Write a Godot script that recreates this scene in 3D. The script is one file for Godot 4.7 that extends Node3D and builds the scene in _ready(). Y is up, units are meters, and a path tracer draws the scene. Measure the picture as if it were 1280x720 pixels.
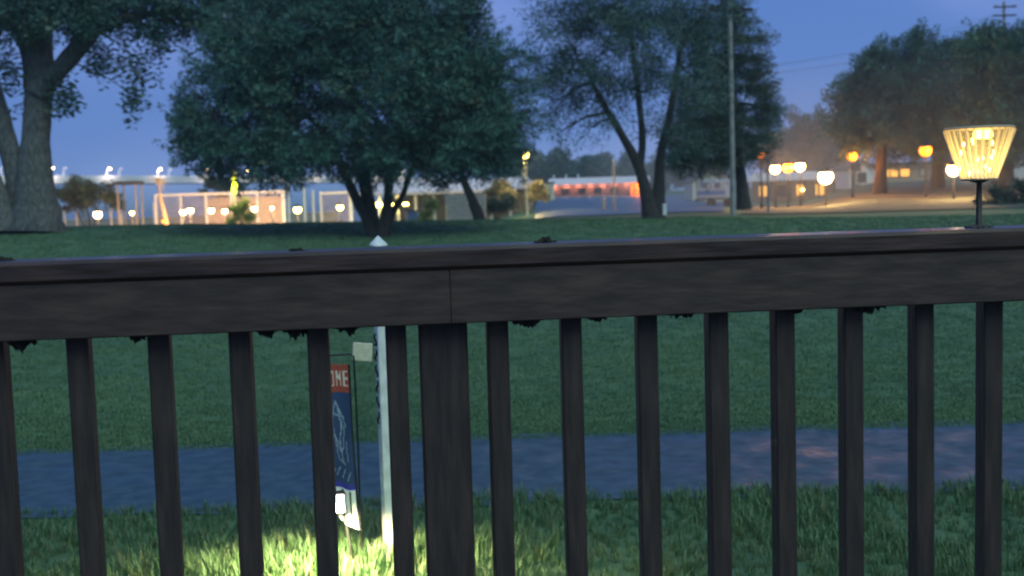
extends Node3D

# ------------------------------------------------------------------ mesh builder
class MB:
	var v := PackedVector3Array()
	var n := PackedVector3Array()
	var t := PackedVector2Array()
	var ix := PackedInt32Array()

	func vert(p: Vector3, nr: Vector3, uv := Vector2.ZERO) -> int:
		v.append(p); n.append(nr); t.append(uv)
		return v.size() - 1

	# corners counter-clockwise as seen from the side that faces out
	func quad(a: Vector3, b: Vector3, c: Vector3, d: Vector3) -> void:
		var nr := (b - a).cross(c - a)
		if nr.length_squared() < 1e-16:
			nr = (c - a).cross(d - a)
		nr = nr.normalized()
		var i := vert(a, nr, Vector2(0, 1)); vert(b, nr, Vector2(1, 1)); vert(c, nr, Vector2(1, 0)); vert(d, nr, Vector2(0, 0))
		ix.append_array(PackedInt32Array([i, i + 2, i + 1, i, i + 3, i + 2]))

	func tri(a: Vector3, b: Vector3, c: Vector3) -> void:
		var nr := (b - a).cross(c - a).normalized()
		var i := vert(a, nr); vert(b, nr); vert(c, nr)
		ix.append_array(PackedInt32Array([i, i + 2, i + 1]))

	func box(c: Vector3, s: Vector3, w := Basis.IDENTITY, bev := 0.0) -> void:
		var h := s * 0.5
		var b := minf(bev, minf(h.x, minf(h.y, h.z)) * 0.9)
		var P := func(x: float, y: float, z: float) -> Vector3: return c + w * Vector3(x, y, z)
		for ax in 3:
			for sg in [-1.0, 1.0]:
				var u := (ax + 1) % 3
				var k := (ax + 2) % 3
				var pts := []
				for q in [[-1, -1], [1, -1], [1, 1], [-1, 1]]:
					var p := Vector3.ZERO
					p[ax] = sg * h[ax]
					p[u] = q[0] * (h[u] - b)
					p[k] = q[1] * (h[k] - b)
					pts.append(c + w * p)
				if sg > 0:
					quad(pts[0], pts[1], pts[2], pts[3])
				else:
					quad(pts[0], pts[3], pts[2], pts[1])
		if b <= 0.0:
			return
		for ax in 3:                       # bevelled edges that run along axis ax
			var u := (ax + 1) % 3
			var k := (ax + 2) % 3
			for su in [-1.0, 1.0]:
				for sk in [-1.0, 1.0]:
					var p0 := Vector3.ZERO
					var p1 := Vector3.ZERO
					p0[u] = su * h[u]; p0[k] = sk * (h[k] - b)
					p1[u] = su * (h[u] - b); p1[k] = sk * h[k]
					var e := Vector3.ZERO
					e[ax] = h[ax] - b
					var q := [c + w * (p0 - e), c + w * (p0 + e), c + w * (p1 + e), c + w * (p1 - e)]
					var outw: Vector3 = w * (p0 + p1)
					if (q[1] - q[0]).cross(q[2] - q[0]).dot(outw) > 0:
						quad(q[0], q[1], q[2], q[3])
					else:
						quad(q[3], q[2], q[1], q[0])
		for sx in [-1.0, 1.0]:
			for sy in [-1.0, 1.0]:
				for sz in [-1.0, 1.0]:
					var a: Vector3 = c + w * Vector3(sx * h.x, sy * (h.y - b), sz * (h.z - b))
					var d: Vector3 = c + w * Vector3(sx * (h.x - b), sy * h.y, sz * (h.z - b))
					var e: Vector3 = c + w * Vector3(sx * (h.x - b), sy * (h.y - b), sz * h.z)
					if sx * sy * sz > 0:
						tri(a, d, e)
					else:
						tri(a, e, d)

	func tube(p: Array, r: Array, sides := 8, squash := 1.0, twist := 0.0) -> void:
		var m := p.size()
		var first := v.size()
		var side := Vector3.RIGHT
		for i in m:
			var dir: Vector3 = (p[mini(i + 1, m - 1)] - p[maxi(i - 1, 0)]).normalized()
			side = (side - dir * side.dot(dir))
			if side.length() < 0.01:
				side = dir.cross(Vector3.UP if absf(dir.y) < 0.9 else Vector3.RIGHT)
			side = side.normalized()
			var up := dir.cross(side)
			for k in sides + 1:
				var a := TAU * k / sides + twist * i
				var o := side * cos(a) + up * sin(a) * squash
				vert(p[i] + o * r[i], o.normalized(), Vector2(float(k) / sides, i))
		for i in m - 1:
			for k in sides:
				var a := first + i * (sides + 1) + k
				var b := a + sides + 1
				ix.append_array(PackedInt32Array([a, b, a + 1, a + 1, b, b + 1]))
		for end in [0, m - 1]:
			var dir: Vector3 = (p[1] - p[0]).normalized() * -1.0 if end == 0 else (p[m - 1] - p[m - 2]).normalized()
			var c := vert(p[end], dir)
			var base := v.size()
			for k in sides + 1:
				vert(v[first + end * (sides + 1) + k], dir)
			for k in sides:
				if end == 0:
					ix.append_array(PackedInt32Array([c, base + k, base + k + 1]))
				else:
					ix.append_array(PackedInt32Array([c, base + k + 1, base + k]))

	# profile: [radius, height] pairs from bottom to top
	func lathe(c: Vector3, prof: Array, seg := 16, rib := 0.0) -> void:
		var first := v.size()
		for i in prof.size():
			var q0: Array = prof[maxi(i - 1, 0)]
			var q1: Array = prof[mini(i + 1, prof.size() - 1)]
			var tx: float = q1[0] - q0[0]
			var ty: float = q1[1] - q0[1]
			for k in seg + 1:
				var a := TAU * k / seg
				var rr: float = prof[i][0] * (1.0 - (rib if k % 2 else 0.0))
				var nr := Vector3(cos(a) * ty, -tx, sin(a) * ty)
				if nr.length() < 1e-7:
					nr = Vector3.UP
				vert(c + Vector3(cos(a) * rr, prof[i][1], sin(a) * rr), nr.normalized(), Vector2(float(k) / seg, i))
		for i in prof.size() - 1:
			for k in seg:
				var a := first + i * (seg + 1) + k
				var b := a + seg + 1
				ix.append_array(PackedInt32Array([a, a + 1, b, a + 1, b + 1, b]))

	func ball(c: Vector3, r: float, seg := 12, sy := 1.0) -> void:
		var prof := []
		for i in 9:
			var a := -PI / 2 + PI * i / 8.0
			prof.append([maxf(r * cos(a), 0.0001), r * sin(a) * sy])
		lathe(c, prof, seg)

	func mesh() -> ArrayMesh:
		var a := []
		a.resize(Mesh.ARRAY_MAX)
		a[Mesh.ARRAY_VERTEX] = v
		a[Mesh.ARRAY_NORMAL] = n
		a[Mesh.ARRAY_TEX_UV] = t
		a[Mesh.ARRAY_INDEX] = ix
		var m := ArrayMesh.new()
		m.add_surface_from_arrays(Mesh.PRIMITIVE_TRIANGLES, a)
		return m

# ------------------------------------------------------------------ camera numbers (measured from the railing)
const FOC := 1450.0
const EYE := Vector3(0, 2.1, 0)
const YAW := -0.08945
const PITCH := -0.07935
const ROLL := -0.03039
var cam_basis := Basis.from_euler(Vector3(PITCH, YAW, ROLL))
var rng := RandomNumberGenerator.new()
var M := {}

func rnd(a: float, b: float) -> float:
	return rng.randf_range(a, b)

# a place in the world seen from the porch: bearing and height in photograph units, at a depth in metres
func spot(px: float, py: float, d: float) -> Vector3:
	return EYE + cam_basis * Vector3((px - 640.0) / FOC * d, (360.0 - py) / FOC * d, -d)

const UK := [-100.0, 150.0, 350.0, 500.0, 600.0, 700.0, 850.0, 1000.0, 1100.0, 1300.0]
const DK := [12.0, 30.0, 36.0, 41.0, 50.0, 70.0, 100.0, 160.0, 300.0]
const EL := [
	[0.0, 0.0, 0.0, 0.0, 0.0, 0.0, 0.0, 0.0, 0.0, 0.0],
	[1.25, 1.25, 1.15, 1.05, 1.05, 1.05, 1.0, 0.95, 0.9, 0.9],
	[1.53, 1.53, 1.45, 1.4, 1.35, 1.3, 1.22, 1.1, 1.02, 1.0],
	[1.48, 1.48, 1.4, 1.35, 1.3, 1.25, 1.22, 1.1, 1.05, 1.0],
	[0.7, 0.7, 0.7, 0.7, 0.8, 1.05, 1.1, 1.05, 1.2, 1.3],
	[0.2, 0.2, 0.2, 0.2, 0.4, 1.1, 1.05, 0.9, 1.8, 2.1],
	[0.1, 0.1, 0.1, 0.1, 0.4, 1.35, 1.1, 0.75, 2.5, 2.7],
	[-0.7, -0.7, -0.7, -0.7, 0.2, 1.75, 1.5, 1.2, 2.8, 3.0],
	[-3.0, -3.0, -3.0, -3.0, -1.0, 2.2, 2.2, 2.2, 3.2, 3.4]]

func elev(x: float, z: float) -> float:
	var X := x * cos(YAW) - z * sin(YAW)
	var D := -(z * cos(YAW) + x * sin(YAW))
	if D <= 12.0:
		return 0.0
	var u := clampf(640.0 + FOC * X / D, UK[0], UK[-1] - 0.01)
	var dd := clampf(D, DK[0], DK[-1] - 0.01)
	var i := 0
	while UK[i + 1] <= u: i += 1
	var j := 0
	while DK[j + 1] <= dd: j += 1
	var a: float = smoothstep(0.0, 1.0, (u - UK[i]) / (UK[i + 1] - UK[i]))
	var b: float = (dd - DK[j]) / (DK[j + 1] - DK[j])
	if j == 0: b = b * b * (1.6 - 0.6 * b)
	return lerpf(lerpf(EL[j][i], EL[j][i + 1], a), lerpf(EL[j + 1][i], EL[j + 1][i + 1], a), b)

# the point of the ground at that bearing and depth
func land(px: float, d: float) -> Vector3:
	var p := spot(px, 245.0, d)
	p.y = elev(p.x, p.z)
	return p

# ------------------------------------------------------------------ objects
var taken := {}
func numbered(called: String) -> String:
	var k: int = taken.get(called, 0)
	taken[called] = k + 1
	return called if k == 0 else "%s_%03d" % [called, k]

func tag(o: Node, label: String, category := "", group := "", kind := "") -> void:
	if label: o.set_meta("label", label)
	if category: o.set_meta("category", category)
	if group: o.set_meta("group", group)
	if kind: o.set_meta("kind", kind)

func thing(called: String, label: String, category: String, at := Vector3.ZERO, turn := 0.0, group := "") -> Node3D:
	var o := Node3D.new()
	o.name = numbered(called)
	add_child(o, true)
	o.position = at
	o.rotation.y = turn
	tag(o, label, category, group)
	return o

func put(called: String, m: Mesh, mt: Material, parent: Node = null, label := "") -> MeshInstance3D:
	var o := MeshInstance3D.new()
	o.name = numbered(called) if parent == null else called
	o.mesh = m
	o.material_override = mt
	(self if parent == null else parent).add_child(o, true)
	if label: o.set_meta("label", label)
	return o

func struct(called: String, m: Mesh, mt: Material, label: String) -> MeshInstance3D:
	var o := put(called, m, mt)
	o.set_meta("kind", "structure")
	o.set_meta("label", label)
	return o

func boxm(c: Vector3, s: Vector3, bev := 0.0, w := Basis.IDENTITY) -> ArrayMesh:
	var b := MB.new()
	b.box(c, s, w, bev)
	return b.mesh()

func tubem(p: Array, r: Array, sides := 8) -> ArrayMesh:
	var b := MB.new()
	b.tube(p, r, sides)
	return b.mesh()

# ------------------------------------------------------------------ materials
func lin(r: float, g: float, b: float) -> Color:
	return Color(r, g, b).linear_to_srgb()

func ntex(sd: int, freq: float, c0: Color, c1: Color, size := 256, oct := 4, mid := 0.5) -> NoiseTexture2D:
	var fn := FastNoiseLite.new()
	fn.seed = sd
	fn.frequency = freq
	fn.fractal_octaves = oct
	var t := NoiseTexture2D.new()
	t.width = size; t.height = size
	t.seamless = true
	t.noise = fn
	var g := Gradient.new()
	g.set_color(0, c0); g.set_color(1, c1)
	g.set_offset(0, mid - 0.35); g.set_offset(1, mid + 0.35)
	t.color_ramp = g
	return t

func mat(c: Color, rough := 0.8, metal := 0.0) -> StandardMaterial3D:
	var m := StandardMaterial3D.new()
	m.albedo_color = c
	m.roughness = rough
	m.metallic = metal
	return m

func rough_mat(sd: int, c0: Color, c1: Color, scale: Vector3, rough := 0.85, relief := 0.0, freq := 0.02) -> StandardMaterial3D:
	var m := mat(Color.WHITE, rough)
	m.albedo_texture = ntex(sd, freq, c0, c1)
	m.uv1_triplanar = true
	m.uv1_world_triplanar = true
	m.uv1_scale = scale
	if relief > 0:
		m.heightmap_enabled = true
		m.heightmap_texture = ntex(sd + 7, freq * 1.7, Color.BLACK, Color.WHITE)
		m.heightmap_scale = relief
	return m

func leaf_mat(c: Color, back := 0.35) -> StandardMaterial3D:
	var m := mat(c, 0.62)
	m.vertex_color_use_as_albedo = true
	m.cull_mode = BaseMaterial3D.CULL_DISABLED
	m.backlight_enabled = true
	m.backlight = Color(c.r * back, c.g * back, c.b * back)
	return m

func glow(c: Color, k: float) -> StandardMaterial3D:
	var m := mat(c, 0.5)
	m.emission_enabled = true
	m.emission = c
	m.emission_energy_multiplier = k
	return m

func materials() -> void:
	M.wood = rough_mat(3, lin(0.029, 0.016, 0.013), lin(0.066, 0.037, 0.029), Vector3(1.2, 5, 5), 0.6, 0.06)
	M.cap = rough_mat(5, lin(0.029, 0.015, 0.012), lin(0.064, 0.035, 0.027), Vector3(0.9, 7, 7), 0.34, 0.05)
	M.upright = rough_mat(9, lin(0.02, 0.013, 0.011), lin(0.046, 0.028, 0.023), Vector3(9, 1.1, 9), 0.68, 0.1)
	M.deck = rough_mat(11, lin(0.04, 0.035, 0.03), lin(0.08, 0.07, 0.06), Vector3(6, 6, 0.8), 0.7, 0.1)
	M.deadleaf = rough_mat(13, lin(0.012, 0.012, 0.01), lin(0.03, 0.024, 0.016), Vector3(9, 9, 9), 0.9)
	M.ground = rough_mat(21, lin(0.038, 0.09, 0.04), lin(0.07, 0.13, 0.055), Vector3(0.35, 0.35, 0.35), 0.95, 2.0, 0.012)
	M.road = rough_mat(23, lin(0.018, 0.042, 0.066), lin(0.038, 0.072, 0.105), Vector3(0.6, 0.6, 0.6), 0.42, 0.25, 0.03)
	M.road.roughness_texture = ntex(29, 0.012, Color(0.55, 0.55, 0.55), Color(1, 1, 1))
	M.road.roughness = 0.8
	M.lot = rough_mat(25, lin(0.03, 0.048, 0.075), lin(0.05, 0.074, 0.11), Vector3(0.15, 0.15, 0.15), 0.5, 0.0, 0.02)
	M.dirt = rough_mat(27, lin(0.035, 0.06, 0.03), lin(0.095, 0.08, 0.055), Vector3(0.3, 0.3, 0.3), 0.95, 0.0, 0.02)
	M.water = mat(lin(0.01, 0.03, 0.05), 0.12)
	M.water.heightmap_enabled = true
	M.water.heightmap_texture = ntex(31, 0.03, Color.BLACK, Color.WHITE)
	M.water.heightmap_scale = 6.0
	M.water.uv1_triplanar = true
	M.water.uv1_world_triplanar = true
	M.water.uv1_scale = Vector3(0.15, 0.15, 0.4)
	M.bark = rough_mat(41, lin(0.07, 0.075, 0.075), lin(0.2, 0.2, 0.19), Vector3(1.6, 0.35, 1.6), 0.95, 5.0, 0.03)
	M.darkbark = rough_mat(43, lin(0.03, 0.028, 0.026), lin(0.085, 0.075, 0.065), Vector3(2.2, 0.5, 2.2), 0.95, 4.0, 0.03)
	M.polewood = rough_mat(45, lin(0.2, 0.2, 0.2), lin(0.36, 0.35, 0.34), Vector3(3, 0.5, 3), 0.9, 1.0)
	M.white = rough_mat(51, lin(0.52, 0.53, 0.52), lin(0.76, 0.76, 0.75), Vector3(2, 2, 2), 0.5)
	M.cream = rough_mat(53, lin(0.5, 0.46, 0.33), lin(0.66, 0.61, 0.44), Vector3(4, 4, 4), 0.6)
	M.black = mat(lin(0.012, 0.012, 0.014), 0.5)
	M.metal = mat(lin(0.22, 0.22, 0.23), 0.45, 0.6)
	M.darkmetal = mat(lin(0.03, 0.03, 0.032), 0.4, 0.5)
	M.concrete = rough_mat(57, lin(0.3, 0.3, 0.3), lin(0.48, 0.47, 0.46), Vector3(0.5, 0.5, 0.5), 0.9)
	M.paleroof = rough_mat(59, lin(0.58, 0.48, 0.49), lin(0.74, 0.62, 0.63), Vector3(0.6, 0.6, 0.6), 0.6)
	M.redwall = rough_mat(61, lin(0.18, 0.075, 0.06), lin(0.27, 0.12, 0.1), Vector3(0.7, 0.7, 0.7), 0.85)
	M.tanwall = rough_mat(63, lin(0.34, 0.27, 0.18), lin(0.46, 0.37, 0.25), Vector3(0.5, 0.5, 0.5), 0.85)
	M.blockwall = rough_mat(65, lin(0.2, 0.19, 0.18), lin(0.32, 0.3, 0.28), Vector3(0.9, 0.9, 0.9), 0.9)
	M.greyroof = rough_mat(67, lin(0.05, 0.05, 0.055), lin(0.1, 0.1, 0.1), Vector3(0.8, 0.8, 0.8), 0.9)
	M.pinkmesh = rough_mat(69, lin(0.46, 0.39, 0.36), lin(0.62, 0.53, 0.48), Vector3(0.6, 0.6, 0.6), 0.8)
	M.wire = mat(lin(0.3, 0.28, 0.26), 0.5, 0.3)
	M.warmwhite = glow(Color(1.0, 0.84, 0.56), 22.0)
	M.yellow = glow(Color(1.0, 0.9, 0.45), 12.0)
	M.orange = glow(Color(1.0, 0.56, 0.12), 3.2)
	M.lime = glow(Color(0.86, 0.88, 0.3), 1.3)
	M.lens = glow(Color(1.0, 0.9, 0.84), 5.0)
	M.window = glow(Color(1.0, 0.72, 0.3), 1.1)
	M.ridge = leaf_mat(Color.WHITE, 0.2)

# ------------------------------------------------------------------ plants
func blade_tuft(nb: int, h: float, w: float, spread: float) -> ArrayMesh:
	var b := MB.new()
	for i in nb:
		var a := rnd(0, TAU)
		var o := Vector3(rnd(-spread, spread), 0, rnd(-spread, spread))
		var hh := h * rnd(0.55, 1.1)
		var lean := Vector3(cos(a), 0, sin(a)) * hh * rnd(0.15, 0.6)
		var s := Vector3(-sin(a), 0, cos(a)) * w * rnd(0.7, 1.3)
		var mid := o + lean * 0.35 + Vector3(0, hh * 0.62, 0)
		b.quad(o - s, o + s, mid + s * 0.8, mid - s * 0.8)
		b.tri(mid - s * 0.8, mid + s * 0.8, o + lean + Vector3(0, hh, 0))
	return b.mesh()

# leaves along a twig that points to +y
func sprig(nl: int, length: float, ll: float, lw: float, open: float, hang := 0.0) -> ArrayMesh:
	var b := MB.new()
	for i in nl:
		var f := (i + 0.5) / nl
		var a := i * 2.4 + rnd(-0.4, 0.4)
		var o := Vector3(rnd(-0.03, 0.03), (f - 0.2) * length, rnd(-0.03, 0.03)) + Vector3(cos(a), 0, sin(a)) * length * 0.12 * sin(f * PI)
		var dir := (Vector3(cos(a), 0, sin(a)) * open + Vector3(0, 1.0 - hang * 2.0, 0) + Vector3(rnd(-0.3, 0.3), rnd(-0.3, 0.3), rnd(-0.3, 0.3))).normalized()
		var sd := dir.cross(Vector3(rnd(-1, 1), rnd(-1, 1), rnd(-1, 1))).normalized()
		var k := rnd(0.65, 1.2)
		var q := o + dir * ll * 0.45 * k
		b.quad(o, q - sd * lw * 0.5 * k, o + dir * ll * k, q + sd * lw * 0.5 * k)
	return b.mesh()

func scatter(parent: Node3D, called: String, sp: Mesh, mt: Material, xf: Array, col: Array) -> MultiMeshInstance3D:
	var mm := MultiMesh.new()
	mm.transform_format = MultiMesh.TRANSFORM_3D
	mm.use_colors = true
	mm.mesh = sp
	mm.instance_count = xf.size()
	for i in xf.size():
		mm.set_instance_transform(i, xf[i])
		mm.set_instance_color(i, col[i])
	var o := MultiMeshInstance3D.new()
	o.name = called if parent else numbered(called)
	o.multimesh = mm
	o.material_override = mt
	(parent if parent else self).add_child(o, true)
	o.set_meta("kind", "stuff")
	return o

func facing(up: Vector3) -> Basis:
	var y := up.normalized()
	var x := y.cross(Vector3(rnd(-1, 1), rnd(-1, 1), rnd(-1, 1))).normalized()
	return Basis(x, y, x.cross(y))

# blobs: [bearing, height, half width, half height, depth offset in m, half depth in m, weight]
func crown(tree: Node3D, d: float, blobs: Array, count: int, sp: Mesh, mt: Material, c0: Color, c1: Color, o := {}) -> void:
	var fn := FastNoiseLite.new()
	fn.seed = rng.randi() % 1000
	fn.frequency = o.get("clump", 0.5)
	var gap: float = o.get("gap", -0.1)
	var droop: float = o.get("droop", 0.0)
	var inv := tree.transform.affine_inverse()
	var tot := 0.0
	for b in blobs: tot += b[2] * b[3] * b[6]
	var xf := []
	var col := []
	var cs: float = o.get("cs", 20.0)
	var thick: float = o.get("thick", 1.0)
	for b in blobs:
		var want := int(count * b[2] * b[3] * b[6] / tot)
		var kn := clampi(int(b[2] * b[3] / (cs * cs) * 9.0 * thick) + 2, 2, want)
		for k in kn:                       # leaf clumps at the ends of boughs
			var q := Vector3(rng.randfn(), rng.randfn(), rng.randfn()).normalized() * pow(rng.randf(), 0.42)
			var cp := spot(b[0] + q.x * b[2], b[1] - q.y * b[3], d + b[4] + q.z * b[5])
			if fn.get_noise_3dv(cp) < gap:
				continue
			var outw: Vector3 = (cp - spot(b[0], b[1] + b[3] * 0.4, d + b[4])).normalized()
			var rad := minf(cs, minf(b[2], b[3]) * 0.8) * d / FOC * rnd(0.55, 1.25)
			var tone := rnd(-0.28, 0.28)
			var axis := (outw * float(o.get("out", 1.0)) + Vector3(rnd(-0.5, 0.5), rnd(-0.4, 0.3) - droop * 0.6, rnd(-0.5, 0.5))).normalized()
			for m in maxi(want / kn, 1):
				var f := rng.randf()
				var lat := Vector3(rng.randfn(), rng.randfn() * 0.7, rng.randfn()) * rad * 0.42 * (1.15 - f)
				var p := cp + axis * rad * (f * 1.9 - 0.8) + lat
				var dir := axis + lat.normalized() * 0.7 + Vector3(rnd(-0.4, 0.4), rnd(-0.4, 0.4) - droop * 0.6, rnd(-0.4, 0.4))
				xf.append(inv * Transform3D(facing(dir).scaled(Vector3.ONE * rnd(0.6, 1.25)), p))
				var lc := c0.lerp(c1, clampf(0.42 + tone + rnd(-0.25, 0.25), 0, 1))
				if rng.randf() < 0.1: lc = lc.lerp(Color(0.13, 0.12, 0.05), 0.5)
				col.append(lc)
	scatter(tree, "crown", sp, mt, xf, col)

# limbs from trunk joints (world points with radius) into the blobs
func limbs(b: MB, joints: Array, d: float, blobs: Array, org: Vector3, r0: float, twigs := 5) -> void:
	for bl in blobs:
		var c := spot(bl[0], bl[1], d + bl[4])
		var best: Vector3 = joints[0]
		for j in joints:
			if (j - c).length() < (best - c).length() and j.y < c.y + 1.2:
				best = j
		var mid: Vector3 = best.lerp(c, 0.5) + Vector3(rnd(-0.2, 0.2), (c - best).length() * 0.08, rnd(-0.2, 0.2))
		b.tube([best - org, mid - org, c - org], [r0, r0 * 0.6, r0 * 0.25], 6)
		for k in twigs:
			var q := Vector3(rng.randfn(), rng.randfn(), rng.randfn()).normalized() * rnd(0.6, 0.95)
			var e := spot(bl[0] + q.x * bl[2], bl[1] - q.y * bl[3], d + bl[4] + q.z * bl[5])
			var s: Vector3 = mid.lerp(c, rnd(0.1, 1.0))
			var m2: Vector3 = s.lerp(e, 0.5) + Vector3(rnd(-0.15, 0.15), rnd(0, 0.25), rnd(-0.15, 0.15))
			b.tube([s - org, m2 - org, e - org], [r0 * 0.32, r0 * 0.2, r0 * 0.06], 5)

# a stem through [bearing, height, width] points at a depth; widths in photograph units
func stem(b: MB, pts: Array, d: float, org: Vector3, joints: Array, sides := 12, dz := 0.0) -> void:
	var p := []
	var r := []
	for i in pts.size() - 1:
		for k in 4:
			var f := k / 4.0
			var pr: Array = pts[maxi(i - 1, 0)]
			var nx: Array = pts[mini(i + 2, pts.size() - 1)]
			var px := cubic_interpolate(pts[i][0], pts[i + 1][0], pr[0], nx[0], f)
			var py := lerpf(pts[i][1], pts[i + 1][1], f)
			var w := lerpf(pts[i][2], pts[i + 1][2], f)
			p.append(spot(px, py, d + dz) - org)
			r.append(w * 0.5 * d / FOC * rnd(0.94, 1.06))
	p.append(spot(pts[-1][0], pts[-1][1], d + dz) - org)
	r.append(pts[-1][2] * 0.5 * d / FOC)
	b.tube(p, r, sides, 0.9)
	for q in p: joints.append(q + org)

func tree(called: String, label: String, px: float, d: float, group := "") -> Node3D:
	return thing(called, label, "tree", land(px, d), 0.0, group)

func simple_tree(called: String, label: String, d: float, base: float, tops: Array, blobs: Array, count: int, sp: Mesh, mt: Material, c0: Color, c1: Color, w: float, o := {}) -> Node3D:
	var t := tree(called, label, base, d, o.get("group", ""))
	var b := MB.new()
	var joints := []
	var g := t.position
	var by := 360.0 - (cam_basis.inverse() * (g - EYE)).y * FOC / d
	stem(b, [[base, by + 4, w * 1.3], [base + tops[0] * 0.3, lerpf(by, tops[1], 0.3), w], [base + tops[0], tops[1], w * 0.55]], d, g, joints)
	limbs(b, joints, d, blobs, g, w * 0.2 * d / FOC, 4)
	put("trunk", b.mesh(), M.darkbark, t)
	crown(t, d, blobs, count, sp, mt, c0, c1, o)
	return t

# ------------------------------------------------------------------ lamps
func omni(parent: Node, at: Vector3, c: Color, e: float, size := 0.1) -> void:
	var l := OmniLight3D.new()
	l.name = "lamp_light"
	parent.add_child(l, true)
	l.position = at
	l.light_color = c
	l.light_energy = e
	l.light_size = size
	l.omni_range = 60.0
	l.omni_attenuation = 2.0
	l.shadow_enabled = true

# a post with a globe, its bulb at that bearing and height
func lamp_post(label: String, px: float, py: float, d: float, r: float, m: Material, c: Color, e: float, group := "", pole_m: Material = null) -> Node3D:
	var g := land(px, d)
	var top := spot(px, py, d)
	g.x = top.x; g.z = top.z
	g.y = elev(g.x, g.z) - 0.05
	var t := thing("lamp_post", label, "lamp post", g, 0.0, group)
	var h := top.y - g.y
	var b := MB.new()
	var pm: Material = pole_m if pole_m else M.metal
	b.tube([Vector3.ZERO, Vector3(0, h * 0.08, 0), Vector3(0, h * 0.1, 0), Vector3(0, h - r, 0)], [0.09, 0.08, 0.05, 0.035], 8)
	put("pole", b.mesh(), pm, t)
	var cb := MB.new()
	cb.lathe(Vector3(0, h, 0), [[r * 1.15, r * 0.55], [r * 0.9, r * 0.9], [r * 0.3, r * 1.25], [0.001, r * 1.3]], 12)
	put("lamp_cap", cb.mesh(), M.darkmetal, t)
	var gb := MB.new()
	gb.ball(Vector3(0, h, 0), r, 12)
	put("bulb", gb.mesh(), m, t)
	omni(t, Vector3(0, h, 0) if r < 0.249 else Vector3(0, h - 0.05, r + 0.06), c, e, 0.15)
	return t

# ------------------------------------------------------------------ buildings: a facade from one bearing to another
func facade(called: String, label: String, category: String, px0: float, d0: float, px1: float, d1: float, group := "") -> Array:
	var a := land(px0, d0)
	var b := land(px1, d1)
	var dir := b - a
	var y := minf(a.y, b.y) - 0.05
	dir.y = 0
	var t := thing(called, label, category, Vector3(a.x, y, a.z), atan2(-dir.z, dir.x), group)
	return [t, dir.length()]

func _ready() -> void:
	rng.seed = 20240
	# ---------- camera, sky, sun, exposure
	var cam := Camera3D.new()
	cam.name = "camera"
	add_child(cam)
	cam.position = EYE
	cam.basis = cam_basis
	cam.fov = rad_to_deg(2.0 * atan(360.0 / FOC))
	cam.far = 3000.0
	var lens := CameraAttributesPhysical.new()
	lens.frustum_focal_length = 24.0 * FOC / 720.0
	lens.frustum_near = 0.05
	lens.frustum_far = 3000.0
	lens.frustum_focus_distance = 3.2
	lens.exposure_aperture = 4.8
	cam.attributes = lens
	cam.current = true
	var env := Environment.new()
	env.background_mode = Environment.BG_SKY
	env.tonemap_mode = Environment.TONE_MAPPER_LINEAR
	env.tonemap_exposure = 1.2
	env.sdfgi_enabled = true
	env.ssao_enabled = true
	env.ssil_enabled = true
	env.fog_enabled = true                 # damp evening air, hung with light round the lamps
	env.fog_density = 0.0008
	env.volumetric_fog_enabled = true
	env.volumetric_fog_density = 0.0
	env.fog_light_color = Color(0.86, 0.94, 1.0)
	var sm := ProceduralSkyMaterial.new()
	sm.sky_top_color = Color8(70, 112, 182)
	sm.sky_horizon_color = Color8(101, 131, 189)
	sm.sky_curve = 0.1
	sm.ground_bottom_color = Color8(20, 30, 40)
	sm.ground_horizon_color = Color8(97, 126, 184)
	sm.ground_curve = 0.05
	sm.sun_angle_max = 1.0
	sm.sky_cover = cloud_cover()
	sm.sky_cover_modulate = Color(1, 1, 1, 1)
	var sky := Sky.new()
	sky.sky_material = sm
	env.sky = sky
	var we := WorldEnvironment.new()
	we.name = "world_environment"
	we.environment = env
	add_child(we)
	var sun := DirectionalLight3D.new()     # the afterglow of the set sun, broad and weak, from behind the porch
	sun.name = "afterglow"
	add_child(sun)
	sun.light_energy = 0.42
	sun.light_color = Color(0.86, 1.0, 1.0)
	sun.light_angular_distance = 40.0
	sun.shadow_enabled = true
	sun.rotation_degrees = Vector3(-52, 24, 0)
	materials()
	setting()
	trees()
	far_shore()
	lamps()
	added_mist()
	railing()
	yard()
	grasses()

func cloud_cover() -> ImageTexture:
	var fn := FastNoiseLite.new()
	fn.seed = 5
	fn.frequency = 1.3
	fn.fractal_octaves = 4
	var im := Image.create(512, 256, false, Image.FORMAT_RGBAF)
	for y in 256:
		for x in 512:
			var th := TAU * x / 512.0
			var ph := PI * (0.5 - (y + 0.5) / 256.0)
			var q := Vector3(cos(th) * cos(ph), sin(ph) * 3.2, sin(th) * cos(ph)) * 1.2
			var k := smoothstep(-0.1, 0.6, fn.get_noise_3dv(q * 1.5))
			im.set_pixel(x, y, Color(0.56, 0.52, 0.74, 0.16 * k))
	return ImageTexture.create_from_image(im)

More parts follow.
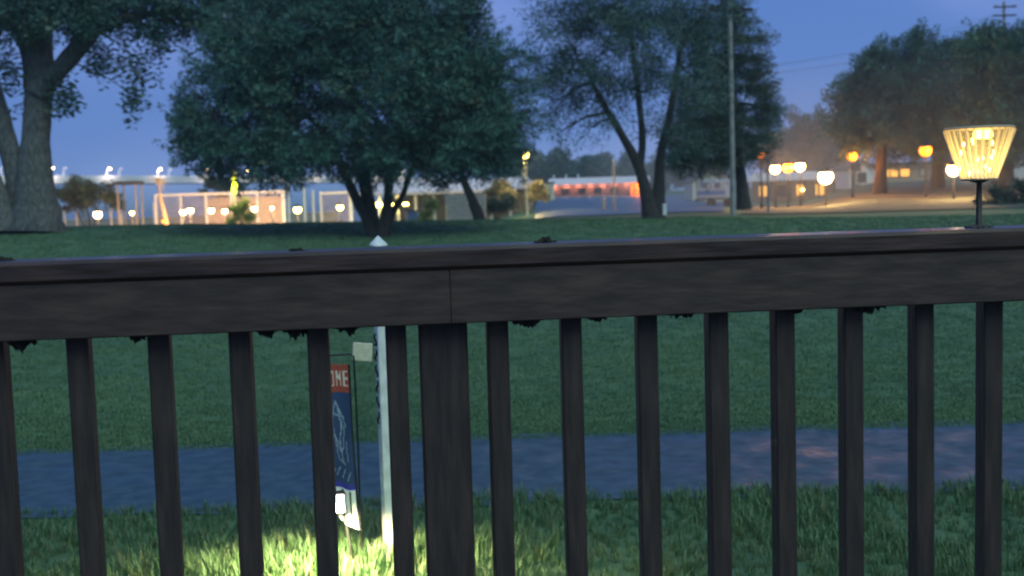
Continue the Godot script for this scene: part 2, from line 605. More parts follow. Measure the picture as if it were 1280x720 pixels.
# ------------------------------------------------------------------ the setting
func sheet(x0: float, x1: float, d0: float, d1: float, lift: float, nx: int, nd: int, wob := 0.0) -> ArrayMesh:
	# a strip of ground between two depths, from bearing x0 to x1 given in metres across
	var b := MB.new()
	var fn := FastNoiseLite.new()
	fn.seed = 77
	fn.frequency = 0.5
	for j in nd + 1:
		for i in nx + 1:
			var X := lerpf(x0, x1, float(i) / nx)
			var D := lerpf(d0, d1, float(j) / nd)
			if j == 0: D += fn.get_noise_1d(X) * wob
			if j == nd: D += fn.get_noise_1d(X + 300.0) * wob
			var x := X * cos(YAW) - D * sin(YAW)
			var z := -D * cos(YAW) - X * sin(YAW)
			b.vert(Vector3(x, elev(x, z) + lift, z), Vector3.UP, Vector2(X, D))
	for j in nd:
		for i in nx:
			var a := j * (nx + 1) + i
			var c := a + nx + 1
			b.ix.append_array(PackedInt32Array([a, c, a + 1, a + 1, c, c + 1]))
	return b.mesh()

func fan(u0: float, u1: float, ds: Array, lift: float, nu: int) -> ArrayMesh:
	var b := MB.new()
	for j in ds.size():
		for i in nu + 1:
			var u := lerpf(u0, u1, float(i) / nu)
			var p := land(u, ds[j])
			b.vert(p + Vector3(0, lift, 0), Vector3.UP, Vector2(u, ds[j]))
	for j in ds.size() - 1:
		for i in nu:
			var a := j * (nu + 1) + i
			var c := a + nu + 1
			b.ix.append_array(PackedInt32Array([a, c, a + 1, a + 1, c, c + 1]))
	return b.mesh()

func setting() -> void:
	# ground: one sheet out to the horizon
	var xs := []
	var k := 0.0
	while k < 900.0:
		xs.append(k); k += maxf(0.8, k * 0.07)
	var ds := []
	k = -40.0
	while k < 0.0:
		ds.append(k); k += 5.0
	while k < 14.0:
		ds.append(k); k += 1.0
	while k < 1200.0:
		ds.append(k); k += maxf(0.7, (k - 10.0) * 0.028)
	var cols := []
	for i in range(xs.size() - 1, 0, -1): cols.append(-xs[i])
	cols.append_array(xs)
	var b := MB.new()
	for D in ds:
		for X in cols:
			var x: float = X * cos(YAW) - D * sin(YAW)
			var z: float = -D * cos(YAW) - X * sin(YAW)
			b.vert(Vector3(x, elev(x, z), z), Vector3.UP, Vector2(X, D))
	for i in b.v.size():
		var p := b.v[i]
		b.n[i] = Vector3(elev(p.x - 0.5, p.z) - elev(p.x + 0.5, p.z), 1.0, elev(p.x, p.z - 0.5) - elev(p.x, p.z + 0.5)).normalized()
	var w := cols.size()
	for j in ds.size() - 1:
		for i in w - 1:
			var a := j * w + i
			b.ix.append_array(PackedInt32Array([a, a + w, a + 1, a + 1, a + w, a + w + 1]))
	struct("ground", b.mesh(), M.ground, "green lawn rising gently to a low crest under the trees")
	struct("path", sheet(-14, 14, 7.75, 10.05, 0.012, 90, 3, 0.16), M.road, "blue-grey wet asphalt lane crossing the lawn beyond the railing")
	struct("parking_lot", fan(668, 905, [52.0, 58.0, 66.0, 76.0, 88.0, 104.0, 124.0, 157.0], 0.05, 18), M.lot, "blue-grey paved lot in front of the long red building")
	struct("bare_ground", fan(930, 1420, [43.0, 46.0, 50.0, 56.0, 64.0, 74.0, 86.0], 0.04, 18), M.dirt, "worn brownish grass ground below the lit buildings")
	var wt := MB.new()
	var p0 := spot(-900, 260, 138); var p1 := spot(590, 246, 138); var p2 := spot(590, 246, 1000); var p3 := spot(-1400, 260, 1000)
	for q in [p0, p1, p2, p3]: wt.vert(Vector3(q.x, -0.45, q.z), Vector3.UP)
	wt.ix.append_array(PackedInt32Array([0, 2, 1, 0, 3, 2]))
	struct("water", wt.mesh(), M.water, "calm blue harbour water under the long bridge")

# ------------------------------------------------------------------ trees
func trees() -> void:
	var g0 := Color(0.028, 0.085, 0.075)
	var g1 := Color(0.065, 0.15, 0.115)
	var fine := sprig(26, 0.55, 0.13, 0.036, 0.9)
	var broad := sprig(15, 0.5, 0.19, 0.06, 1.0, 0.35)
	var hang := sprig(18, 0.75, 0.17, 0.035, 0.7, 0.1)
	var spray := sprig(34, 0.8, 0.12, 0.03, 0.55)
	var leaf := leaf_mat(Color.WHITE)

	# big tree on the left
	var d := 34.0
	var t := tree("broadleaf_tree", "huge old tree with thick twisted trunk and hanging leaf clusters near the left edge", 40, d)
	var b := MB.new()
	var j := []
	stem(b, [[46, 290, 78], [46, 276, 62], [44, 240, 50], [44, 190, 36], [47, 140, 33], [49, 100, 38], [45, 60, 42], [35, 10, 46], [20, -50, 30]], d, t.position, j, 16)
	stem(b, [[30, 288, 50], [30, 262, 40], [22, 225, 30], [8, 175, 26], [-6, 120, 22], [-22, 60, 20]], d, t.position, [], 12, 0.2)
	stem(b, [[2, 290, 50], [-2, 262, 34], [-12, 225, 28], [-34, 165, 24], [-50, 90, 20]], d, t.position, [], 12, -0.3)
	stem(b, [[46, 118, 30], [62, 100, 24], [84, 76, 24], [104, 52, 24], [128, 22, 22], [160, -30, 20]], d, t.position, j, 12, -0.2)
	stem(b, [[112, 44, 16], [150, 26, 12], [200, 14, 9], [250, 16, 6]], d, t.position, j, 8)
	var bl := [[20, -10, 90, 52, 0, 2.2, 1.2], [110, -12, 90, 46, 0.5, 2.2, 1.1], [210, -12, 85, 38, 0, 2.0, 1.0], [285, -8, 50, 38, 0, 1.6, 0.9], [-60, 30, 60, 70, 0, 2, 0.8], [80, 22, 50, 22, -1.0, 1.4, 0.8],
		[150, 20, 55, 24, 0, 1.3, 0.42], [215, 30, 40, 28, 0, 1.2, 0.55], [255, 30, 34, 26, 0.3, 1.2, 0.6], [10, 26, 30, 24, 0, 1.2, 0.8]]
	limbs(b, j, d, bl, t.position, 0.1, 5)
	var hb := [[126, 68, 14, 20, -0.5, 0.6, 0.9], [150, 82, 22, 26, -0.5, 0.7, 0.62], [166, 118, 16, 26, -0.6, 0.5, 0.52], [182, 84, 16, 12, -0.4, 0.5, 0.5], [80, 112, 16, 20, -0.6, 0.6, 0.8], [70, 96, 10, 12, -0.6, 0.4, 0.6],
		[12, 96, 12, 20, -0.3, 0.6, 0.5], [4, 70, 14, 14, -0.3, 0.6, 0.6], [234, 64, 10, 18, 0, 0.5, 0.4], [196, 48, 20, 14, 0, 0.6, 0.45], [172, 46, 14, 16, 0, 0.6, 0.5], [16, 132, 8, 10, 0, 0.4, 0.35]]
	limbs(b, j, d, hb, t.position, 0.035, 4)
	put("trunk", b.mesh(), M.bark, t)
	crown(t, d, bl, 5600, broad, leaf, g0, g1, {"gap": -0.12, "droop": 0.9, "clump": 0.8})
	crown(t, d, hb, 330, sprig(9, 0.5, 0.24, 0.085, 1.0, 0.45), leaf, g0 * 0.9, g1 * 0.8, {"gap": -0.2, "droop": 1.6, "clump": 1.5, "out": 0.3})

	# dense tree in the middle, several stems
	d = 31.0
	t = tree("dense_tree", "wide dense dark tree with several slim stems, standing behind the white post", 472, d)
	b = MB.new()
	j = []
	stem(b, [[468, 300, 18], [462, 284, 13], [448, 255, 12], [432, 222, 11], [410, 170, 9], [360, 120, 6]], d, t.position, j, 10)
	stem(b, [[470, 302, 20], [468, 280, 14], [460, 248, 16], [452, 212, 15], [445, 150, 12], [430, 60, 8]], d, t.position, j, 10, 0.15)
	stem(b, [[476, 300, 16], [480, 276, 13], [485, 250, 12], [488, 215, 12], [500, 150, 10], [520, 60, 7]], d, t.position, j, 10, -0.1)
	stem(b, [[480, 300, 14], [490, 268, 9], [505, 240, 7], [514, 215, 8], [545, 170, 7], [590, 130, 5]], d, t.position, j, 10, 0.2)
	bl = [[300, 130, 66, 62, 0, 1.8, 1], [272, 180, 42, 32, 0, 1.3, 1], [370, 62, 100, 82, 0, 2.2, 1], [480, 110, 130, 92, 0, 2.6, 1], [592, 130, 52, 64, 0, 1.7, 1], [560, 60, 62, 50, 0, 1.8, 1], [440, 184, 130, 34, 0, 2.2, 1.1],
		[585, 182, 58, 34, 0, 1.6, 1], [330, 190, 72, 30, -0.4, 1.6, 1.1], [470, 10, 112, 74, 0, 2.3, 1], [320, 70, 56, 56, 0.3, 1.5, 0.9], [540, -10, 60, 60, 0, 1.6, 0.8], [256, 148, 26, 26, 0, 0.9, 0.7], [400, -30, 90, 50, 0, 1.8, 0.8], [628, 118, 26, 40, 0, 1, 0.7], [520, 196, 90, 26, -0.5, 1.6, 1]]
	limbs(b, j, d, bl, t.position, 0.07, 7)
	b.tube([spot(300, 150, d) - t.position, spot(255, 141, d) - t.position, spot(226, 142, d) - t.position, spot(212, 138, d) - t.position], [0.05, 0.035, 0.02, 0.008], 6)
	put("trunk", b.mesh(), M.darkbark, t)
	crown(t, d, bl, 15000, fine, leaf, g0, Color(0.065, 0.165, 0.12), {"gap": -0.3, "droop": 0.1, "clump": 0.7})
	var tips := []
	for q in [[238, 150], [232, 122], [250, 100], [246, 184], [270, 84], [226, 142], [296, 44], [640, 90], [646, 120], [650, 152], [636, 196], [610, 74], [300, 216], [350, 220], [420, 224], [560, 222], [615, 212], [262, 212], [632, 64], [590, 36], [600, 18], [284, 60], [330, 24]]:
		tips.append([q[0], q[1], 16, 11, 0, 0.5, 1])
	crown(t, d, tips, 620, fine, leaf, g0, g1, {"gap": -0.6, "droop": 0.0})

	# leaning tree just behind it
	t = simple_tree("leaning_tree", "slim leaning tree whose crown joins the dense tree's right side", 40.0, 600, [-24, 215], [[582, 170, 60, 46, 0, 1.6, 1], [560, 120, 60, 50, 0, 1.6, 1], [615, 176, 34, 36, 0, 1.2, 1]], 2600, fine, leaf, g0, g1, 13, {"gap": -0.3})

	# loose tree right of the middle
	d = 37.0
	t = tree("loose_tree", "tall loose tree with airy crown and forked trunk, right of the bright street lamp", 818, d)
	b = MB.new()
	j = []
	stem(b, [[816, 280, 30], [812, 262, 22], [806, 236, 15], [797, 205, 13], [778, 170, 10], [760, 140, 8], [735, 90, 6]], d, t.position, j, 10)
	stem(b, [[820, 280, 26], [822, 258, 20], [824, 232, 15], [826, 195, 12], [838, 140, 9], [850, 60, 7]], d, t.position, j, 10, 0.1)
	stem(b, [[800, 212, 10], [803, 175, 9], [798, 120, 8], [790, 50, 6]], d, t.position, j, 8)
	bl = [[720, 66, 56, 62, 0, 1.8, 1.0], [785, 40, 78, 62, 0, 2.2, 1.0], [852, 90, 44, 70, 0, 1.7, 0.9], [760, -10, 95, 50, 0, 2, 0.9], [800, 115, 50, 40, 0, 1.5, 0.5], [702, 128, 32, 28, 0, 1.2, 0.65], [745, 128, 36, 24, 0, 1.2, 0.5], [700, 164, 26, 16, 0, 0.9, 0.34], [742, 160, 24, 14, 0, 0.9, 0.3], [845, 170, 34, 34, 0, 1.4, 0.55], [800, 170, 22, 20, 0, 0.9, 0.25], [690, 90, 28, 40, 0, 1.2, 0.7], [880, 20, 40, 50, 0, 1.4, 0.8]]
	limbs(b, j, d, bl, t.position, 0.06, 8)
	put("trunk", b.mesh(), M.darkbark, t)
	crown(t, d, bl, 4600, hang, leaf, g0, Color(0.08, 0.14, 0.11), {"gap": -0.16, "droop": 0.6, "clump": 0.6, "thick": 0.75})

	# conifer with layered branches
	d = 43.0
	t = tree("conifer", "dark layered conifer with drooping branches behind the tall utility pole", 928, d)
	b = MB.new()
	j = []
	stem(b, [[930, 262, 22], [928, 240, 16], [922, 190, 13], [914, 120, 10], [906, 40, 7], [902, -40, 4]], d, t.position, j, 10)
	bl = []
	for i in 12:
		var y := -34.0 + i * 20.5 + rnd(-3, 3)
		var hw := 16.0 + i * 6.0
		for s in [-1, 1, 1, -1]:
			var ln := hw * rnd(0.72, 1.1)
			if s > 0: ln = minf(ln, 74.0 - maxf(y - 118.0, 0.0) * 0.55)
			var cx := 906.0 + i * 0.9
			bl.append([cx + s * ln * 0.5, y + ln * 0.06, ln * 0.52, 5.5, rnd(-1, 1), 0.9, 1.0])
			b.tube([spot(cx, y - 4, d) - t.position, spot(cx + s * ln * 0.6, y, d) - t.position, spot(cx + s * ln * 1.02, y + ln * 0.1, d) - t.position], [0.07, 0.045, 0.012], 5)
	bl.append([880, 178, 42, 34, 0, 1.6, 0.5])
	put("trunk", b.mesh(), M.darkbark, t)
	crown(t, d, bl, 4200, spray, leaf, Color(0.03, 0.062, 0.045), Color(0.07, 0.105, 0.07), {"gap": -0.4, "droop": 0.25, "out": 0.8, "cs": 9.0})

	# the trees on the right
	var wide := sprig(24, 0.9, 0.24, 0.085, 1.0)
	simple_tree("round_tree", "round dark tree at the left end of the right-hand row, behind the orange lamp", 62.0, 1100, [4, 150], [[1108, 112, 34, 44, 0, 2, 1], [1078, 132, 30, 34, 0, 1.6, 0.85], [1136, 100, 34, 52, 0, 2, 1], [1110, 165, 54, 34, 0, 2, 1], [1066, 166, 20, 22, 0, 1.2, 0.7], [1086, 96, 14, 18, 0, 1, 0.5]], 3200, wide, leaf, g0, g1, 15, {"gap": -0.3, "clump": 0.5, "cs": 12.0, "thick": 0.7, "group": "trees of the right-hand row"})
	simple_tree("round_tree", "broad dark tree with two humps in the middle of the right-hand row", 66.0, 1172, [2, 140], [[1168, 118, 34, 54, 0, 2, 1], [1200, 104, 36, 56, 0, 2, 1], [1180, 165, 54, 34, 0, 2, 1], [1150, 90, 22, 26, 0, 1.4, 0.8]], 3000, wide, leaf, g0, g1, 15, {"gap": -0.35, "clump": 0.5, "cs": 12.0, "thick": 0.7, "group": "trees of the right-hand row"})
	simple_tree("round_tree", "tallest dark tree of the right-hand row, above the glowing lantern", 58.0, 1258, [0, 130], [[1240, 96, 36, 54, 0, 2, 1], [1280, 92, 46, 56, 0, 2.2, 1], [1260, 155, 66, 44, 0, 2, 1], [1222, 66, 18, 22, 0, 1.2, 0.8], [1310, 120, 50, 60, 0, 2, 0.8]], 3600, wide, leaf, g0, Color(0.06, 0.13, 0.06), 17, {"gap": -0.35, "clump": 0.5, "cs": 12.0, "thick": 0.7, "group": "trees of the right-hand row"})
	simple_tree("far_tree", "low round far tree behind the lit tan building", 115.0, 1006, [0, 190], [[1005, 184, 30, 26, 0, 2.5, 1], [980, 194, 24, 22, 0, 2, 1], [1030, 192, 24, 20, 0, 2, 1]], 1300, sprig(24, 1.2, 0.36, 0.13, 1.0), leaf, Color(0.05, 0.06, 0.035), Color(0.1, 0.1, 0.055), 8, {"gap": -0.5})
	# the wood on the rise far behind the red building
	var far_wood := thing("far_wood", "dark far-off wood on the rise behind the red building", "wood", land(740, 215))
	far_wood.set_meta("kind", "stuff")
	var wb := []
	for i in 16:
		wb.append([640.0 + i * 17.0, 218.0 + rnd(-4, 3) - 6.0 * sin(i * 0.35), 15, 11 + rnd(0, 4), rnd(-8, 8), 4, 1])
	crown(far_wood, 215.0, wb, 3200, sprig(24, 1.8, 0.6, 0.22, 1.0), leaf, g0, Color(0.06, 0.1, 0.06), {"gap": -0.8})
	# shrubs by the water
	shrub("wide dark shrub beside the pergola, right of the big left tree", 110, 74.0, [[100, 240, 24, 15, 0, 1.2, 1], [124, 238, 22, 14, 0, 1.1, 1], [84, 246, 12, 12, 0, 0.9, 1], [112, 252, 34, 12, 0, 1.1, 1]], 1100, Color(0.045, 0.06, 0.025), Color(0.08, 0.1, 0.045))
	shrub("dark shrub rising behind the lit mesh fence at its yellow post", 282, 84.0, [[282, 234, 26, 10, 0, 1.2, 1], [270, 240, 18, 10, 0, 1, 1]], 480, Color(0.03, 0.05, 0.03), Color(0.06, 0.08, 0.04))
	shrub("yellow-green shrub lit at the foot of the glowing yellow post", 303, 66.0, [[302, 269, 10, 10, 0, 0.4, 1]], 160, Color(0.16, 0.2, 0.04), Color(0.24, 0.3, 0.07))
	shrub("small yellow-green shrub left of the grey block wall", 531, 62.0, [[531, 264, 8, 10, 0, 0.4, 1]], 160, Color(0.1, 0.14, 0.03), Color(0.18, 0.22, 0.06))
	shrub("dark green shrub between the grey block wall and the street lamp", 622, 62.0, [[620, 261, 17, 10, 0, 0.6, 1]], 320, Color(0.03, 0.06, 0.035), Color(0.06, 0.09, 0.05))
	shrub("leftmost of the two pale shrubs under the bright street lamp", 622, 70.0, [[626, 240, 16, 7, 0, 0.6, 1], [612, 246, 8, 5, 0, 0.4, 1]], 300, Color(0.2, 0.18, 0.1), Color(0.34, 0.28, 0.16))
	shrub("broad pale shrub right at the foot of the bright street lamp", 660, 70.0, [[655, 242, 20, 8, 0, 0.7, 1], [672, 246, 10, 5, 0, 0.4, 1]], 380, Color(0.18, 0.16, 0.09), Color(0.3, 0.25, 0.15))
	shrub("low dark hedge at the right edge below the lantern", 1255, 46.0, [[1255, 258, 28, 14, 0, 0.6, 1], [1290, 256, 28, 15, 0, 0.6, 1]], 900, Color(0.04, 0.06, 0.035), Color(0.08, 0.09, 0.055))
	# the small dead palm, lit from its foot
	var pl := land(208, 70)
	var pm := thing("small_palm", "thin leaning palm with ragged tan fronds, left of the lit mesh fence", "palm", pl)
	var tb := MB.new()
	tb.tube([Vector3.ZERO, spot(206, 268, 70) - pl, spot(201, 250, 70) - pl, spot(199, 232, 70) - pl], [0.16, 0.11, 0.09, 0.08], 8)
	put("trunk", tb.mesh(), M.tanwall, pm)
	var top := spot(199, 231, 70) - pl
	for i in 13:
		var fb := MB.new()
		var a := i * 2.4
		var o := Vector3(cos(a), 0, sin(a))
		var s := Vector3(-sin(a), 0, cos(a)) * 0.06
		var ln := rnd(0.45, 0.75)
		var m1 := top + o * ln * 0.55 + Vector3(0, rnd(0.2, 0.6), 0)
		var m2 := top + o * ln + Vector3(0, rnd(-0.5, 0.3), 0)
		fb.quad(top - s * 0.5, top + s * 0.5, m1 + s, m1 - s)
		fb.tri(m1 - s, m1 + s, m2)
		put("frond", fb.mesh(), M.tanwall, pm)

func shrub(label: String, px: float, d: float, blobs: Array, count: int, c0: Color, c1: Color) -> void:
	var t := thing("shrub", label, "shrub", land(px, d), 0.0, "shrubs beyond the lawn")
	var b := MB.new()
	for q in blobs:
		for i in 3:
			b.tube([Vector3(rnd(-0.2, 0.2), 0, 0), spot(q[0] + rnd(-0.5, 0.5) * q[2], q[1], d) - t.position], [0.03, 0.012], 5)
	put("stem", b.mesh(), M.darkbark, t)
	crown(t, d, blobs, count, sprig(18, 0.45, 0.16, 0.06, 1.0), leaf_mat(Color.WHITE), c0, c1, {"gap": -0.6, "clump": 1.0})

# ------------------------------------------------------------------ the far side of the lawn
func far_shore() -> void:
	bridge()
	mesh_fence("pale mesh fence glowing warm along the water, the longer of the two", 194, 74.0, 354, 72.0, 241.0, 5, "longer")
	mesh_fence("short grey mesh fence with a bright right post, behind the dense tree's left stem", 401, 74.0, 438, 73.0, 240.0, 1, "shorter")
	# white pilings along the shore
	var pil := [[63, 264, "white piling beside the big left trunk"], [79, 264, "white piling two steps right of the big left trunk"], [94, 265, "white piling left of the orange shore lamp"], [137, 262, "white piling just right of the orange shore lamp"], [150, 263, "thin white piling between the two shore lamps"], [177, 262, "pinkish piling just right of the second shore lamp"],
		[192, 256, "tall pale piling left of the small palm"], [360, 232, "tall pale pole right of the longer mesh fence"], [380, 236, "pale pole between the two mesh fences, with a box top"], [391, 240, "pale pole nearest the short mesh fence"]]
	for q in pil:
		var g := land(q[0], 76)
		var t := thing("piling", q[2], "piling", g, 0.0, "pale pilings and poles along the shore")
		var h: float = spot(q[0], q[1], 76).y - g.y
		put("pole", tubem([Vector3.ZERO, Vector3(0, h, 0)], [0.09, 0.08], 8), M.white, t)
		var cb := MB.new()
		cb.lathe(Vector3(0, h, 0), [[0.11, 0.0], [0.11, 0.05], [0.001, 0.14]], 10)
		put("piling_cap", cb.mesh(), M.white, t)
	# low sea wall
	var fa := facade("sea_wall", "low dark blue-grey sea wall along the water at the left", "wall", 20, 88.0, 420, 88.0)
	var w: Node3D = fa[0]
	var L: float = fa[1]
	put("wall", boxm(Vector3(L / 2, 0.5, 0), Vector3(L, 1.3, 0.4), 0.03), M.blockwall, w)
	put("coping", boxm(Vector3(L / 2, 1.19, 0), Vector3(L, 0.08, 0.5), 0.02), M.concrete, w)
	# pergola
	fa = facade("pergola", "small grey wooden pergola right of the wide dark shrub", "pergola", 146, 73.0, 171, 73.0)
	w = fa[0]; L = fa[1]
	var h := spot(158, 231, 73).y - w.position.y
	for x in [0.06, L - 0.06]:
		for z in [0.0, -1.2]:
			put("post", boxm(Vector3(x, h / 2, z), Vector3(0.1, h, 0.1), 0.01), M.blockwall, w)
	for z in [0.0, -1.2]:
		put("beam", boxm(Vector3(L / 2, h + 0.07, z), Vector3(L + 0.3, 0.14, 0.1), 0.01), M.greyroof, w)
	for i in 5:
		put("rafter", boxm(Vector3(L * i / 4.0, h + 0.19, -0.6), Vector3(0.07, 0.1, 1.6), 0.01), M.greyroof, w)
	# open shelter with the pale roof
	fa = facade("shelter", "long open shelter with a pale pinkish roof behind the dense tree", "shelter", 452, 86.0, 642, 82.0)
	w = fa[0]; L = fa[1]
	var he := spot(560, 239, 84).y - w.position.y
	var ht := spot(560, 224, 84).y - w.position.y
	var rb := MB.new()
	rb.quad(Vector3(-0.3, he, 0.5), Vector3(L + 0.3, he, 0.5), Vector3(L + 0.3, ht, -2.2), Vector3(-0.3, ht, -2.2))
	rb.quad(Vector3(L + 0.3, he, -4.9), Vector3(-0.3, he, -4.9), Vector3(-0.3, ht, -2.2), Vector3(L + 0.3, ht, -2.2))
	rb.tri(Vector3(-0.3, he, -4.9), Vector3(-0.3, he, 0.5), Vector3(-0.3, ht, -2.2))
	rb.tri(Vector3(L + 0.3, he, 0.5), Vector3(L + 0.3, he, -4.9), Vector3(L + 0.3, ht, -2.2))
	rb.quad(Vector3(-0.3, he - 0.001, -4.9), Vector3(L + 0.3, he - 0.001, -4.9), Vector3(L + 0.3, he - 0.001, 0.5), Vector3(-0.3, he - 0.001, 0.5))
	var roof := put("roof", rb.mesh(), M.paleroof, w)
	put("fascia", boxm(Vector3(L / 2, he - 0.08, 0.53), Vector3(L + 0.6, 0.2, 0.04)), M.paleroof, roof)
	for i in 9:
		put("column", boxm(Vector3(0.15 + (L - 0.3) * i / 8.0, he / 2 - 0.1, 0.3), Vector3(0.16, he - 0.2, 0.16), 0.01), M.concrete, w)
	put("back_wall", boxm(Vector3(L / 2, he / 2, -4.4), Vector3(L, he, 0.2)), M.blockwall, w)
	for i in 3:                             # wall lamps under the roof seen between the stems
		var px: float = [473, 497, 512][i]
		var hp := w.to_local(spot(px, [256, 257, 255][i], 85.0))
		var wl := thing("wall_lamp", ["yellow shelter lamp seen left between the dense tree's stems", "yellow shelter lamp seen right between the dense tree's stems", "yellow shelter lamp right of the dense tree's stems"][i], "lamp", w.to_global(Vector3(hp.x, hp.y, 0.36)), w.rotation.y, "yellow lamps on the shelter")
		put("back_plate", boxm(Vector3(0, 0, -0.02), Vector3(0.5, 0.4, 0.04), 0.01), M.darkmetal, wl)
		put("bulb", boxm(Vector3(0, 0, 0.1), Vector3(0.46 if i < 2 else 0.42, 0.34 if i < 2 else 0.2, 0.18), 0.06), M.yellow, wl)
		omni(wl, Vector3(0, 0, 0.1), Color(1, 0.88, 0.5), 5.0, 0.1)
	# grey block wall
	fa = facade("block_wall", "grey concrete block enclosure under the dense tree's right side", "wall", 556, 58.0, 606, 58.0)
	w = fa[0]; L = fa[1]
	var bh := spot(580, 243, 58).y - w.position.y
	var rows := 8
	for r in rows:
		var n := 5
		for i in n:
			var off := 0.5 * L / n if r % 2 else 0.0
			var x0 := maxf(i * L / n - off, 0.0)
			var x1 := minf((i + 1) * L / n - off, L) if not (r % 2 and i == n - 1) else L
			put("block", boxm(Vector3((x0 + x1) / 2, (r + 0.5) * bh / rows, 0), Vector3(x1 - x0 - 0.02, bh / rows - 0.02, 0.2), 0.012), M.blockwall, w)
	put("mortar", boxm(Vector3(L / 2, bh / 2, -0.02), Vector3(L - 0.02, bh - 0.02, 0.15)), M.concrete, w)
	for x in [0.1, L - 0.1]:
		put("side_wall", boxm(Vector3(x, bh / 2, -1.12), Vector3(0.2, bh, 2.0)), M.blockwall, w)
	put("gate_post", boxm(Vector3(0.06, bh * 0.36, 0.14), Vector3(0.1, bh * 0.72, 0.08), 0.01), M.tanwall, w)
	# long red building
	fa = facade("red_building", "long low red building with a pale roof and orange lit end porch", "building", 688, 160.0, 808, 158.0)
	w = fa[0]; L = fa[1]
	var e := spot(740, 230, 159).y - w.position.y
	var rt := spot(740, 221.5, 159).y - w.position.y
	put("wall", boxm(Vector3(L * 0.41, e / 2, -2.5), Vector3(L * 0.82, e, 5.0)), M.redwall, w)
	rb = MB.new()
	rb.quad(Vector3(-0.4, e, 0.5), Vector3(L + 0.4, e, 0.5), Vector3(L + 0.4, rt, -2.5), Vector3(-0.4, rt, -2.5))
	rb.quad(Vector3(L + 0.4, e, -5.5), Vector3(-0.4, e, -5.5), Vector3(-0.4, rt, -2.5), Vector3(L + 0.4, rt, -2.5))
	rb.tri(Vector3(-0.4, e, -5.5), Vector3(-0.4, e, 0.5), Vector3(-0.4, rt, -2.5))
	rb.tri(Vector3(L + 0.4, e, 0.5), Vector3(L + 0.4, e, -5.5), Vector3(L + 0.4, rt, -2.5))
	rb.quad(Vector3(-0.4, e + 0.002, -5.5), Vector3(L + 0.4, e + 0.002, -5.5), Vector3(L + 0.4, e + 0.002, 0.5), Vector3(-0.4, e + 0.002, 0.5))
	put("roof", rb.mesh(), M.paleroof, w)
	for i in 4:
		put("porch_post", boxm(Vector3(L * 0.83 + i * L * 0.053, e / 2, 0.2), Vector3(0.22, e - 0.02, 0.22), 0.02), M.greyroof, w)
	put("porch_wall", boxm(Vector3(L * 0.91, e / 2, -2.4), Vector3(L * 0.179, e - 0.02, 0.2)), M.tanwall, w)
	for i in 4:
		var wn := put("window", boxm(Vector3(L * (0.16 + 0.17 * i), e * 0.55, 0.02), Vector3(1.2, 0.9, 0.08), 0.01), M.redwall, w)
		put("pane", boxm(Vector3(L * (0.16 + 0.17 * i), e * 0.55, 0.065), Vector3(1.0, 0.72, 0.02)), M.black, wn)
	for i in 7:  # small lights added under the eave to brighten the red wall
		var el := MB.new()
		el.ball(Vector3(L * (0.05 + i * 0.125), e - 0.2, 0.44), 0.05)
		var ob := put("added_eave_lamp", el.mesh(), M.window, w)
		omni(ob, Vector3(L * (0.05 + i * 0.125), e - 0.2, 0.44), Color(1, 0.8, 0.68), 1.3, 0.1)
	for i in 3:
		put("roof_vent", tubem([Vector3(L * (0.02 + i * 0.13), rt - 0.3, -2.4), Vector3(L * (0.02 + i * 0.13), rt + 0.5, -2.4)], [0.12, 0.12], 8), M.white, w)
	var pl := thing("porch_lamp", "orange lamp under the end porch of the long red building", "lamp", w.to_global(Vector3(L * 0.91, e - 0.3, -1.0)))
	var pb := MB.new()
	pb.ball(Vector3.ZERO, 0.16)
	put("bulb", pb.mesh(), M.orange, pl)
	put("hanger", tubem([Vector3(0, 0.15, 0), Vector3(0, 0.29, 0)], [0.03, 0.03], 6), M.darkmetal, pl)
	omni(pl, Vector3.ZERO, Color(1, 0.45, 0.15), 22.0, 0.15)
	# small yellow-lit kiosk right of the shrubs
	fa = facade("kiosk", "small pale kiosk lit yellow between the street lamp and the red building", "kiosk", 671, 125.0, 693, 125.0)
	w = fa[0]; L = fa[1]
	e = spot(680, 229, 125).y - w.position.y
	put("wall", boxm(Vector3(L / 2, e / 2, -0.5), Vector3(L, e, 1.0), 0.01), M.cream, w)
	put("roof", boxm(Vector3(L / 2, e + 0.06, -0.5), Vector3(L + 0.3, 0.12, 1.3), 0.02), M.greyroof, w)
	put("shutter", boxm(Vector3(L / 2, e * 0.62, 0.015), Vector3(L * 0.7, e * 0.3, 0.03)), M.tanwall, w)
	# warm pale house behind the conifer
	fa = facade("gabled_house", "pale gabled house lit warm behind the conifer", "house", 866, 104.0, 915, 104.0)
	w = fa[0]; L = fa[1]
	house(w, L, 5.0, spot(890, 226, 104).y - w.position.y, spot(890, 208, 104).y - w.position.y, M.cream, M.greyroof, 2, true)
	# lit tan building
	fa = facade("tan_building", "long tan building lit orange by its lamps, right of the conifer", "building", 936, 104.0, 1062, 100.0)
	w = fa[0]; L = fa[1]
	e = spot(1000, 225, 102).y - w.position.y
	rt = spot(1000, 214, 102).y - w.position.y
	put("wall", boxm(Vector3(L / 2, e / 2, -3.0), Vector3(L, e, 4.0)), M.tanwall, w)
	rb = MB.new()
	rb.quad(Vector3(-0.3, e, 0.6), Vector3(L + 0.3, e, 0.6), Vector3(L + 0.3, rt, -3), Vector3(-0.3, rt, -3))
	rb.quad(Vector3(L + 0.3, e, -6), Vector3(-0.3, e, -6), Vector3(-0.3, rt, -3), Vector3(L + 0.3, rt, -3))
	rb.tri(Vector3(-0.3, e, -6), Vector3(-0.3, e, 0.6), Vector3(-0.3, rt, -3))
	rb.tri(Vector3(L + 0.3, e, 0.6), Vector3(L + 0.3, e, -6), Vector3(L + 0.3, rt, -3))
	put("roof", rb.mesh(), M.pinkmesh, w)
